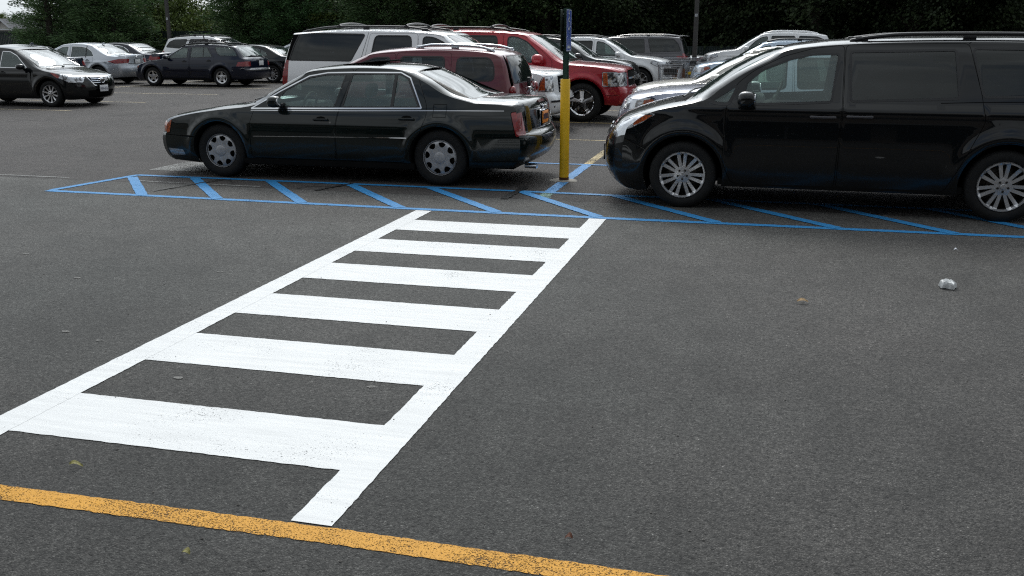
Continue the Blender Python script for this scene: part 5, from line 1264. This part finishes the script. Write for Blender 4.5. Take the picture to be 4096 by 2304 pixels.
def panel(parent, x, sgn, z0=1.555, z1=2.035, w=.30, yc=-.0):
    """thin plate whose face looks along sgn*X"""
    mb = MB(); zc = (z0 + z1) / 2; h = z1 - z0; pl = round_poly([(-w / 2, -h / 2), (w / 2, -h / 2), (w / 2, h / 2), (-w / 2, h / 2)], .03, 5); n = len(pl)
    def plate_(pl, x0, x1, mi=0):
        n = len(pl); mb.add([(x0, yc + a, zc + b) for a, b in pl] + [(x1, yc + a, zc + b) for a, b in pl], [tuple(range(n)), tuple(range(n, 2 * n))[::-1]] + [(i, (i + 1) % n, n + (i + 1) % n, n + i) for i in range(n)], mi)
    plate_(pl, x, x + sgn * .002, 0); o = mb.build('sign_panel', M['sback'], parent, smooth=False)
    # blue face and white border
    mb2 = MB(); i1 = grow(pl, -.004); i2 = grow(pl, -.011); n = len(i1)
    def flat(m, pl, xx): m.add([(xx, yc + a, zc + b) for a, b in pl], [tuple(range(len(pl)))])
    m = MB(); flat(m, pl, x + sgn * .0028); m.build('blue_face', M['sblue'], o, smooth=False)
    m = MB(); xx = x + sgn * .0036; m.add([(xx, yc + a, zc + b) for a, b in i1] + [(xx, yc + a, zc + b) for a, b in i2], [(i, (i + 1) % n, n + (i + 1) % n, n + i) for i in range(n)]); m.build('white_border', M['swhite'], o, smooth=False)
    s = sgn  # lateral direction as read from the front
    def P(a, b): return (x + sgn * .0040, yc + a * s, zc + b)
    m = MB()
    def st(pts, wd):
        q = strip_poly(pts, wd); k = len(q) // 2
        for i in range(k - 1): m.quad(P(*q[i]), P(*q[i + 1]), P(*q[-2 - i]), P(*q[-1 - i]))
    def disc(c, r): k = 18; m.add([P(c[0] + r * math.cos(2 * math.pi * i / k), c[1] + r * math.sin(2 * math.pi * i / k)) for i in range(k)], [tuple(range(k))])
    oy = .10; disc((-.015, oy + .105), .017)
    st([(-.012, oy + .085), (-.008, oy + .005), (.045, oy + .003), (.068, oy - .062), (.092, oy - .052)], .018); st([(-.01, oy + .045), (.045, oy + .043)], .014)
    st([(-.012 + .068 * math.cos(R(a)), oy - .022 + .068 * math.sin(R(a))) for a in range(118, 345, 12)], .015)
    m.build('wheelchair_symbol', M['swhite'], o, smooth=False)
    def txt(body, size, z, mat, nm, off=.0040):
        me = text_mesh(body, size, nm, .0003); me.transform(Matrix.Translation((x + sgn * off, yc, zc + z)) @ Matrix.Rotation(sgn * math.pi / 2, 4, 'Z') @ Matrix.Rotation(math.pi / 2, 4, 'X') @ Matrix.Diagonal((.72, 1, 1, 1)))
        me.materials.clear(); me.materials.append(mat); link(bpy.data.objects.new(nm, me), o)
        txt('HANDICAPPED', .044, -.075, M['swhite'], 'lettering'); txt('PARKING', .052, -.135, M['swhite'], 'lettering')
    m = MB(); m.quad(P(-.08, -.178), P(.08, -.178), P(.08, -.205), P(-.08, -.205)); m.build('white_arrow_band', M['swhite'], o, smooth=False)
    return o
panel(sr, .032, 1, yc=.0); panel(sr, -.034, -1, yc=.0)
mb = MB()
for z in (1.62, 1.98):
    for sx in (1, -1): mb.tube([(sx * .032, 0, z), (sx * .044, 0, z)], .008, 8)
    mb.tube([(-.04, 0, z), (.04, 0, z)], .004, 6)
mb.build('bolt', M['chrome'], sr)

# ------------------------------------------------------------------ light poles
M['bronze'] = simple('bronze_pole_paint', (.055, .052, .05), rough=.6, var=.15)
M['lens'] = simple('lamp_lens', (.5, .5, .48), rough=.3)
def light_pole(x, y, w, label, num):
    r = empty('light_pole', (x, y, 0)); tag(r, label, 'light pole', 'tall square parking lot light poles')
    mb = MB(); a, b = w / 2, w * .36
    mb.add([(sx * s, sy * s, z) for s, z in ((a, .6), (b, 9)) for sx, sy in ((-1, -1), (1, -1), (1, 1), (-1, 1))], [(0, 1, 5, 4), (1, 2, 6, 5), (2, 3, 7, 6), (3, 0, 4, 7), (4, 5, 6, 7)]); mb.build('shaft', M['bronze'], r, smooth=False)
    mb = MB(); lathe_z(mb, [(.28, 0), (.28, .55), (.24, .62), (.0001, .63)], 24); mb.build('concrete_base', M['concrete'], r)
    for s in (-1, 1):
        mb = MB(); mb.tube([(0, 0, 8.8), (s * .7, 0, 9.0)], .04, 8); ar = mb.build('arm', M['bronze'], r)
        mb = MB(); mb.rbox((s * 1.0, 0, 9.02), (.7, .4, .18), .05); mb.build('lamp_head', M['bronze'], ar)
        mb = MB(); mb.box((s * 1.0, 0, 8.925), (.55, .32, .02)); mb.build('lamp_lens', M['lens'], ar)
    mb = MB(); zz = 2.45; ww = a + (b - a) * zz / 9
    mb.box((0, -ww - .004, zz), (.085, .006, .10)); p = mb.build('number_plate', M['swhite'], r)
    me = text_mesh(num, .085, 'pole_number', .0005); me.transform(Matrix.Translation((0, -ww - .0085, zz)) @ Matrix.Rotation(math.pi / 2, 4, 'X') @ Matrix.Diagonal((.7, 1, 1, 1))); me.materials.clear(); me.materials.append(M['gap']); link(bpy.data.objects.new('pole_number', me), p)
light_pole(-26.25, 39.2, .14, 'tall square light pole beside the white utility vehicle at left', '10')
light_pole(-2.52, 37.2, .17, 'tall square light pole rising behind the shopping carts', '10')

# ------------------------------------------------------------------ shopping carts
M['wire'] = simple('galvanised_cart_wire', (.33, .34, .36), rough=.35, metal=.7, var=.1)
M['cartgrey'] = simple('grey_cart_plastic', (.2, .21, .23), rough=.5)
M['cartad'] = simple('yellow_cart_notice', (.75, .5, .03), rough=.5)
M['cartbrown'] = simple('brown_printed_notice', (.14, .07, .04), rough=.5)
def make_cart():
    r = empty('shopping_cart', (0, 0, 0))
    # basket: x across, y along (handle end at y=0 towards the camera, nose at y=.9)
    mb = MB(); T = [(-.29, 0, .98), (.29, 0, .98), (.23, .88, .88), (-.23, .88, .88)]; B = [(-.24, .06, .50), (.24, .06, .50), (.18, .80, .56), (-.18, .80, .56)]
    T = [Vector(p) for p in T]; B = [Vector(p) for p in B]
    for q, rad in ((T, .011), (B, .008)): mb.tube(q + [q[0]], rad, 6)
    for t in (.33, .66): q = [b.lerp(a, t) for a, b in zip(T, B)]; mb.tube(q + [q[0]], .005, 5)
    for i in range(4):
        n = 18 if i in (1, 3) else 13
        for k in range(n + 1): a = T[i].lerp(T[(i + 1) % 4], k / n); b = B[i].lerp(B[(i + 1) % 4], k / n); mb.tube([a, b], .0038, 4, caps=False)
    for k in range(10): mb.tube([B[0].lerp(B[1], k / 9), B[3].lerp(B[2], k / 9)], .0035, 4, caps=False)
    mb.build('basket', M['wire'], r)
    mb = MB(); mb.tube([(-.29, 0, .98), (-.30, -.10, 1.02), (.30, -.10, 1.02), (.29, 0, .98)], .014, 8); mb.build('handle', M['cartgrey'], r)
    mb = MB()
    for s in (-1, 1): mb.tube([(s * .29, -.02, .98), (s * .27, .02, .55), (s * .27, .0, .20), (s * .25, .75, .17)], .014, 7); mb.tube([(s * .24, .06, .50), (s * .2, .5, .30), (s * .25, .72, .18)], .011, 6)
    mb.tube([(-.27, 0, .2), (.27, 0, .2)], .01, 6); mb.tube([(-.25, .75, .17), (.25, .75, .17)], .01, 6)
    for k in range(7): mb.tube([(-.2 + .4 * k / 6, .02, .22), (-.2 + .4 * k / 6, .72, .19)], .004, 4)
    mb.build('frame', M['wire'], r)
    mb = MB(); mb.rbox((0, .03, .86), (.34, .02, .16), .01); mb.box((0, .10, .78), (.34, .16, .012)); mb.build('child_seat', M['blackplastic'], r)
    mb = MB(); mb.box((-.06, -.012, .54), (.16, .006, .09)); mb.build('notice', M['cartad'], r)
    for sx in (-.26, .26):
        for y in (.02, .73):
            mb = MB(); mb.lathe_y([(.0001, -.012), (.05, -.012), (.06, 0), (.05, .012), (.0001, .012)], 14); mb.v = [(b_ + sx, a + y, c + .06) for a, b_, c in mb.v]; w_ = mb.build('wheel', M['blackplastic'], r)
            mb = MB(); mb.box((sx + .018, y, .10), (.004, .03, .1)); mb.box((sx - .018, y, .10), (.004, .03, .1)); mb.build('caster_fork', M['wire'], w_)
    return r
def copy_tree(o, parent=None):
    c = o.copy(); COL.objects.link(c); c.parent = parent
    for ch in o.children: copy_tree(ch, c)
    return c
cart = make_cart()
carts = [((-2.24, 24.5), .12, 'wire shopping cart nearest the camera, its black child seat towards the viewer'),
         ((-2.85, 32.1), -.2, 'wire shopping cart beside the nose of the white crossover'),
         ((-2.25, 32.0), .15, 'wire shopping cart directly in front of the grey minivan tail lamp'),
         ((-1.95, 33.6), .9, 'wire shopping cart rearmost, below the right light pole'),
         ((-1.15, 31.4), 1.45, 'wire shopping cart seen side on behind the pale blue wagon hood'),
         ((-2.35, 28.3), .35, 'wire shopping cart tilted beside the pale blue wagon headlamp')]
for i, ((x, y), rz, lab) in enumerate(carts):
    o = cart if i == 0 else copy_tree(cart)
    o.location = (x, y, 0); o.rotation_euler = (0, 0, rz); tag(o, lab, 'shopping cart', 'wire shopping carts left between the car rows')
# brown printed notice on one cart
mb = MB(); mb.box((0, .0, .62), (.36, .01, .26)); b = mb.build('notice', M['cartbrown'], None, smooth=False); b.parent = [o for o in COL.objects if o.name == 'shopping_cart.005'][0]; b.location = (0, -.03, .05)

# ------------------------------------------------------------------ fence, house
M['fence'] = simple('dark_green_fence_slats', (.010, .022, .022), rough=.7, var=.2)
M['vinyl'] = simple('pale_house_siding', (.5, .48, .44), rough=.7); M['roofs'] = simple('grey_roof_shingle', (.10, .10, .11), rough=.9, var=.3, scale=20); M['trimw'] = simple('white_house_trim', (.7, .72, .75), rough=.6)
def fence(x0, x1, y, h, label):
    r = empty('fence', ((x0 + x1) / 2, y, 0)); tag(r, label, 'fence'); cx = (x0 + x1) / 2
    mb = MB(); x = x0
    while x < x1: mb.box((x - cx + .04, 0, h / 2 + .03), (.085, .02, h - .06)); x += .11
    mb.build('slat_panel', M['fence'], r, smooth=False)
    mb = MB(); mb.box((0, .03, h - .12), (x1 - x0, .04, .05)); mb.box((0, .03, .3), (x1 - x0, .04, .05)); mb.box((0, 0, h), (x1 - x0, .05, .04)); mb.build('rail', M['fence'], r, smooth=False)
    n = int((x1 - x0) / 2.4)
    for i in range(n + 1): mb = MB(); mb.box((x0 + (x1 - x0) * i / n - cx, .05, h / 2 + .02), (.07, .07, h + .04)); mb.build('fence_post', M['fence'], r, smooth=False)
fence(-50, -26, 46.5, 1.92, 'dark green slatted fence behind the cars on the left'); fence(-25.8, -5, 46.8, 1.7, 'dark green slatted fence in the shade of the middle trees'); fence(-4.8, 22, 46.2, 1.2, 'low dark green fence behind the cars on the right')
r = empty('shed', (-71.95, 80, 0)); tag(r, 'small pale shed with a white trimmed gable at the far left edge', 'shed')
mb = MB(); mb.box((0, 2, 1.15), (1.9, 4, 2.3)); mb.add([(-.95, .0, 2.3), (.95, 0, 2.3), (0, 0, 3.1)], [(0, 1, 2)]); mb.build('wall', M['vinyl'], r, smooth=False)
mb = MB()
for s_ in (-1, 1): mb.add([(s_ * 1.25, -.2, 2.28), (0, -.2, 3.27), (0, 4.2, 3.27), (s_ * 1.25, 4.2, 2.28), (s_ * 1.25, -.2, 2.2), (0, -.2, 3.17), (0, 4.2, 3.17), (s_ * 1.25, 4.2, 2.2)], [(0, 1, 2, 3), (4, 7, 6, 5), (0, 4, 5, 1), (3, 2, 6, 7)])
mb.build('roof', M['roofs'], r, smooth=False)
mb = MB()
for s_ in (-1, 1): mb.add([(s_ * 1.27, -.23, 2.30), (0, -.23, 3.31), (0, -.23, 3.09), (s_ * 1.27, -.23, 2.10)], [(0, 1, 2, 3)])
mb.box((0, -.1, 2.25), (2.3, .1, .12)); mb.build('gable_trim', M['trimw'], r, smooth=False)

# ------------------------------------------------------------------ trees
def leafmat(name, c1, c2, sc=1.0):
    m, nt, b, out = newmat(name); tc = N(nt, 'ShaderNodeTexCoord'); no = N(nt, 'ShaderNodeTexNoise', inp={'Scale': sc, 'Detail': 5.0, 'Roughness': .7}); L(nt, tc.outputs['Object'], no.inputs['Vector'])
    oi = N(nt, 'ShaderNodeObjectInfo'); ge = N(nt, 'ShaderNodeNewGeometry')
    mr = N(nt, 'ShaderNodeMapRange', inp={'From Min': .35, 'From Max': .65}); L(nt, no.outputs['Fac'], mr.inputs['Value'])
    mix = N(nt, 'ShaderNodeMix', data_type='RGBA'); mix.inputs['A'].default_value = c4(c1); mix.inputs['B'].default_value = c4(c2); L(nt, mr.outputs[0], mix.inputs['Factor'])
    r1 = N(nt, 'ShaderNodeMapRange', inp={'To Min': .6, 'To Max': 1.45}); L(nt, ge.outputs['Random Per Island'], r1.inputs['Value'])
    sc_ = N(nt, 'ShaderNodeVectorMath', operation='SCALE'); L(nt, mix.outputs['Result'], sc_.inputs[0]); L(nt, r1.outputs[0], sc_.inputs['Scale']); L(nt, sc_.outputs[0], b.inputs['Base Color'])
    b.inputs['Roughness'].default_value = .6; b.inputs['Specular IOR Level'].default_value = .3
    tl = N(nt, 'ShaderNodeBsdfTranslucent'); L(nt, sc_.outputs[0], tl.inputs['Color']); ms = N(nt, 'ShaderNodeMixShader', inp={0: .25}); L(nt, b.outputs[0], ms.inputs[1]); L(nt, tl.outputs[0], ms.inputs[2]); L(nt, ms.outputs[0], out.inputs[0])
    return m
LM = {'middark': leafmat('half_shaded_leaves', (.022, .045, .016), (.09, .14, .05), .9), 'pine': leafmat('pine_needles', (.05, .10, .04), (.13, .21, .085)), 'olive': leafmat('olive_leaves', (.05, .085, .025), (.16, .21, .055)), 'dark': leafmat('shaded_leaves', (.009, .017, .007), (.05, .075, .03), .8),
      'lime': leafmat('lime_leaves', (.06, .11, .015), (.16, .22, .03)), 'mid': leafmat('mid_green_leaves', (.035, .08, .032), (.085, .17, .06))}
M['bark'] = simple('bark', (.035, .028, .022), rough=.95, var=.4, scale=12, bump=.6)
_tree = {}
def tree_mesh(kind, seed, h, rad, n, size, low):
    rnd = random.Random(seed); tr = MB(); lf = MB()
    tr.tube([(0, 0, 0), (.05, .02, h * .3), (-.04, .05, h * .6), (.02, 0, h * .97)], [.05 * h * .5, .04 * h * .5, .025 * h * .5, .02], 8)
    cl = []
    if kind == 'pine':
        z = low
        while z < h * .98:
            f = 1 - (z - low) / (h - low); rr = rad * (.18 + .82 * f ** .8) * rnd.uniform(.8, 1.1)
            for k in range(max(4, int(9 * (.35 + f)))):
                a = rnd.uniform(0, 6.283); q = rr * rnd.uniform(.65, 1.1); tip = Vector((q * math.cos(a), q * math.sin(a), z + rnd.uniform(-.1, .35)))
                tr.tube([(0, 0, z - .1), tuple(tip * .5 + Vector((0, 0, z * .5 + .0))), tuple(tip)], [.035, .02, .008], 4, caps=False)
                m = max(2, int(q / .45))
                for j in range(m + 1): t = .25 + .75 * j / m; cl.append((tip.x * t, tip.y * t, z + (tip.z - z) * t, .42 * (1.15 - .4 * t)))
            z += .42
    else:
        limbs = []
        for k in range(9):
            a = rnd.uniform(0, 6.283); z0 = h * rnd.uniform(.15, .55); q = rad * rnd.uniform(.5, .85); tip = Vector((q * math.cos(a), q * math.sin(a), min(h * .95, z0 + h * rnd.uniform(.15, .4))))
            tr.tube([(0, 0, z0), (tip.x * .4, tip.y * .4, z0 + (tip.z - z0) * .55), tuple(tip)], [.016 * h, .010 * h, .02], 6, caps=False)
        c = 0
        while c < 95:
            u, v, w_ = rnd.uniform(-1, 1), rnd.uniform(-1, 1), rnd.uniform(-1, 1); l = math.sqrt(u * u + v * v + w_ * w_)
            if l > 1 or l < .35: continue
            zc = low + (h - low) * .5; bulge = 1 + .25 * noise.noise(Vector((u * 2 + seed, v * 2, w_ * 2)))
            cl.append((u * rad * bulge, v * rad * bulge, zc + w_ * (h - low) * .5, rnd.uniform(.45, .95))); c += 1
    per = max(6, n // len(cl))
    for (x, y, z, r) in cl:
        for k in range(per):
            d = Vector((rnd.gauss(0, .5), rnd.gauss(0, .5), rnd.gauss(0, .42))) * r; p = Vector((x, y, z)) + d
            if p.z < .05: p.z = .05 + rnd.random() * .3
            s = size * rnd.uniform(.6, 1.35); ax = Vector((rnd.uniform(-1, 1), rnd.uniform(-1, 1), rnd.uniform(-1, 1))).normalized(); ex_ = ax.orthogonal().normalized(); ey_ = ax.cross(ex_)
            if kind == 'pine':
                dr = (Vector((x, y, 0)).normalized() if x or y else ex_) + Vector((rnd.uniform(-.5, .5), rnd.uniform(-.5, .5), rnd.uniform(-.35, .6))); dr.normalize(); sd_ = dr.cross(ax).normalized() * s * .2
                a_ = p + dr * s * 1.1; lf.add([p + sd_, p - sd_, a_ - sd_ * .3, a_ + sd_ * .3], [(0, 1, 2, 3)])
            else:
                lf.add([p + ex_ * s * .55, p + ey_ * s * .33, p - ex_ * s * .55, p - ey_ * s * .33], [(0, 1, 2, 3)])
    return tr.mesh('trunk', M['bark'], True, fixn=False), lf.mesh('crown', LM['dark'], False, fixn=False)
TK = {'pineA': ('pine', 1, 11, 3.0, 46000, .125, .25), 'pineB': ('pine', 2, 9.5, 2.6, 40000, .125, .2), 'leafA': ('leaf', 3, 9.5, 3.2, 30000, .15, .5), 'leafB': ('leaf', 4, 8.5, 3.0, 28000, .14, .3), 'leafC': ('leaf', 5, 11, 3.6, 32000, .16, .2), 'bush': ('leaf', 6, 2.9, 1.4, 6000, .12, .15)}
def tree(kind, mat, x, y, s, rz, label, name):
    if kind not in _tree: _tree[kind] = tree_mesh(*TK[kind])
    a, b = _tree[kind]; key = (kind, mat)
    if key not in _tree: c = b.copy(); c.materials[0] = LM[mat]; _tree[key] = c
    r = empty(name, (x, y, 0), rz); r.scale = (s, s, s * random.uniform(.93, 1.08)); tag(r, label, 'tree' if name != 'bush' else 'bush', 'trees behind the parking lot' if name != 'bush' else 'bushes behind the parking lot')
    link(bpy.data.objects.new('trunk', a), r); link(bpy.data.objects.new('crown', _tree[key]), r)
    return r
random.seed(21)
def ang(px, y, off=0):   # x of a bearing at distance y, bearing given by x at y=46
    return px * y / 46.0
front = [('pineA', 'pine', -36.3, 43.6, .76, 'broad dark pine standing at the far left'), ('pineB', 'pine', -33.2, 44.6, 1.05, 'rounded pine between the left fence and the left light pole'),
         ('leafB', 'olive', -33.0, 49.5, .6, 'thin leafy tree behind the left light pole'), ('pineB', 'pine', -25.9, 45.0, .95, 'pine just right of the left light pole'), ('pineA', 'mid', -22.6, 45.2, .95, 'greener pine behind the black boxy saloon'),
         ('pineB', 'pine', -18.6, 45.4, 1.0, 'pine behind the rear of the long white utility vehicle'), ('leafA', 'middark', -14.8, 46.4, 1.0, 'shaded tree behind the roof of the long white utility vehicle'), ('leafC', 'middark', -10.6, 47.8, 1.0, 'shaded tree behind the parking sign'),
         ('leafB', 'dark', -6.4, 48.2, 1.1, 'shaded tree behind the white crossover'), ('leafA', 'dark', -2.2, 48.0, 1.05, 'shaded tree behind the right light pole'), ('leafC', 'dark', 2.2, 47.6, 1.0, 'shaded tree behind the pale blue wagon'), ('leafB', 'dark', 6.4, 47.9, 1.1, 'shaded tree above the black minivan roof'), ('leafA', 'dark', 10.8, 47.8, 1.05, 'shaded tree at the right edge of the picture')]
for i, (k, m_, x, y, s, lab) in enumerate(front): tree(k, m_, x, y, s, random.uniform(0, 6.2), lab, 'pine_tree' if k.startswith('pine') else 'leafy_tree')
for i in range(24):
    x = -36 + 2.55 * i; tree('bush', 'olive' if x < -20 else 'dark', x, 49.6 + random.uniform(-.6, .6), random.uniform(1.1, 1.5), random.uniform(0, 6), 'wild bush in the undergrowth between the fence and the trees', 'bush')
tree('bush', 'lime', -26.0, 47.6, 1.0, 1.0, 'sunlit yellow green bush behind the navy estate car', 'bush')
tree('bush', 'olive', -31.8, 47.6, .9, 2.0, 'olive bush behind the left fence near the light pole', 'bush')
def skip(px): return px < -40.2 or -30.2 < px < -28.2
row2 = []
for j, (y, st, off) in enumerate(((52.5, 4.3, 0), (58.5, 4.6, 2.0), (65, 5, 1.0))):
    x = -47 + off
    while x < 24:
        px = x * 46 / y
        if not (px < -36.8 or -32.5 < px < -25.4): row2.append((x + random.uniform(-.5, .5), y + random.uniform(-.8, .8), px))
        x += st
for i, (x, y, px) in enumerate(row2):
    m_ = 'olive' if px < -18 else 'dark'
    tree(random.choice(['leafA', 'leafB', 'leafC']), m_, x, y, random.uniform(.95, 1.15), random.uniform(0, 6.2), 'leafy tree standing in the dense rows behind the first line of trees', 'leafy_tree')
for x, y in ((-52, 62), (-48.5, 66), (-44, 62)): tree('leafB', 'olive', x, y, .38, random.uniform(0, 6), 'low tree in the gap of sky at the far left', 'leafy_tree')
for x, y in ((-90, 95), (-87, 96), (-84.5, 95), (-82, 97), (-79.5, 95)): tree('leafC', 'olive', x, y, .40, random.uniform(0, 6), 'low tree far behind the pale shed at the left edge', 'leafy_tree')
for x, y in ((-36.0, 60), (-38.5, 61)): tree('leafA', 'olive', x, y, .40, random.uniform(0, 6), 'low tree under the patch of sky by the left light pole', 'leafy_tree')
# ------------------------------------------------------------------ store behind the camera (mirrored in paint and glass)
M['stucco'] = simple('store_brick_wall', (.07, .055, .045), rough=.9, var=.2)
r = empty('store_building', (0, -13, 0)); tag(r, 'long low store building with a dark glass front across the lane', 'store')
mb = MB(); mb.box((0, -10, 3.2), (90, 20, 6.4)); mb.build('wall', M['stucco'], r, smooth=False)
mb = MB(); mb.box((0, -10, 6.5), (91, 21, .25)); mb.box((0, 1.4, 3.4), (60, 2.8, .35)); mb.build('canopy', M['bronze'], r, smooth=False)
for i in range(9):
    mb = MB(); mb.box((-24 + 6 * i, .03, 1.6), (5.2, .06, 2.7)); f = mb.build('shop_window', M['tint'], r, smooth=False)
    mb = MB(); mb.box((-24 + 6 * i, .06, 2.98), (5.3, .1, .08)); mb.box((-24 + 6 * i, .08, 1.6), (.08, .1, 2.7)); mb.build('window_frame', M['bronze'], f, smooth=False)

# ------------------------------------------------------------------ litter
M['clearplastic'] = simple('crumpled_clear_plastic', (.52, .53, .53), rough=.3, var=.25, scale=60)
M['leafdry'] = simple('dry_leaf', (.28, .18, .08), rough=.8, var=.4, scale=60); M['leafg'] = simple('yellow_green_leaf', (.22, .20, .06), rough=.7, var=.3, scale=60); M['leafr'] = simple('brown_leaf', (.11, .04, .02), rough=.8, var=.3, scale=60)
mb = MB(); n = 22; rings = [(.060, .003), (.056, .026), (.050, .040), (.036, .046), (.018, .040), (.0001, .042)]; rnd = random.Random(5); b = 0
for r_, z in rings:
    for i in range(n):
        a = 2 * math.pi * i / n; q = r_ * (1 + (.22 if math.sin(a) < 0 else .02) * math.sin(a * 5 + 1)); mb.v.append((q * math.cos(a), q * math.sin(a) * 1.15, z + rnd.uniform(-.007, .004) * (r_ > .01) + .004))
for k in range(len(rings) - 1):
    for i in range(n): mb.f.append((k * n + i, k * n + (i + 1) % n, (k + 1) * n + (i + 1) % n, (k + 1) * n + i)); mb.m.append(0)
o = mb.build('cup_lid', M['clearplastic'], None, loc=(1.38, 7.10, .002), smooth=25); tag(o, 'crumpled clear plastic cup lid lying on the asphalt at right', 'cup lid')
def leaf(x, y, ln, wd, rz, mat, label):
    mb = MB(); n = 7; top, bot = [], []
    for i in range(n):
        t = i / (n - 1); w_ = wd * math.sin(math.pi * (t * .9 + .05)) * .5; z = .012 + .016 * math.sin(3 * t + rz); top.append((ln * (t - .5), w_, z + .008)); bot.append((ln * (t - .5), -w_, z))
    mid = [((a[0]), 0, a[2] - .006) for a in top]
    for i in range(n - 1): mb.quad(top[i], top[i + 1], mid[i + 1], mid[i]); mb.quad(mid[i], mid[i + 1], bot[i + 1], bot[i])
    o = mb.build('fallen_leaf', M[mat], None, loc=(x, y, 0)); o.rotation_euler = (0, 0, rz); tag(o, label, 'leaf', 'leaves on the asphalt')
leaf(.36, 6.40, .075, .035, .2, 'leafdry', 'curled tan leaf on the open asphalt right of the crosswalk'); leaf(-2.66, 3.04, .05, .02, .7, 'leafg', 'small yellow green leaf above the yellow line at left')
leaf(-1.82, 2.54, .045, .022, -.3, 'leafg', 'small yellowish leaf below the yellow line'); leaf(-.56, 2.97, .03, .02, -.2, 'leafr', 'small brown leaf just above the yellow line at centre')
leaf(1.65, 8.35, .03, .015, .1, 'swhite', 'tiny pale scrap near the blue line at right')
M['stain'] = road_paint('pale_fleck', (.13, .125, .115), .56, ps=60.0)
mb = MB(); rnd = random.Random(9)
for (x, y) in ((-5.78, 6.35), (-4.0, 4.63), (-4.82, 5.77), (-3.69, 4.53), (-2.87, 4.09), (-1.83, 4.22), (-3.9, 6.2), (-5.1, 5.2)):
    n = 12; mb.add([(x + rnd.uniform(.6, 1) * .038 * math.cos(6.283 * i / n), y + rnd.uniform(.6, 1) * .022 * math.sin(6.283 * i / n), .0035) for i in range(n)], [tuple(range(n))])
tag(mb.build('pale_stain', M['stain'], smooth=False), 'small pale flecks and old gum on the asphalt', kind='structure')
mb = MB()
for i in range(420):
    x = rnd.uniform(-6, 3.2); y = rnd.uniform(2.4, 10.4); s_ = rnd.uniform(.0025, .007)
    b_ = len(mb.v); mb.v += [(x + s_ * a, y + s_ * b, .002 + s_ * c) for a, b, c in ((1, 0, .2), (.3, .9, .1), (-.8, .5, .2), (-.7, -.6, .1), (.4, -.9, .2), (.05, .05, 1))]; mb.f += [tuple(b_ + j for j in q) for q in ((0, 1, 5), (1, 2, 5), (2, 3, 5), (3, 4, 5), (4, 0, 5))]; mb.m += [0] * 5
tag(mb.build('grit', simple('grit', (.14, .13, .12), rough=.9, var=.5, scale=3), smooth=False, fixn=False), 'loose grit scattered over the asphalt', 'grit', kind='stuff')
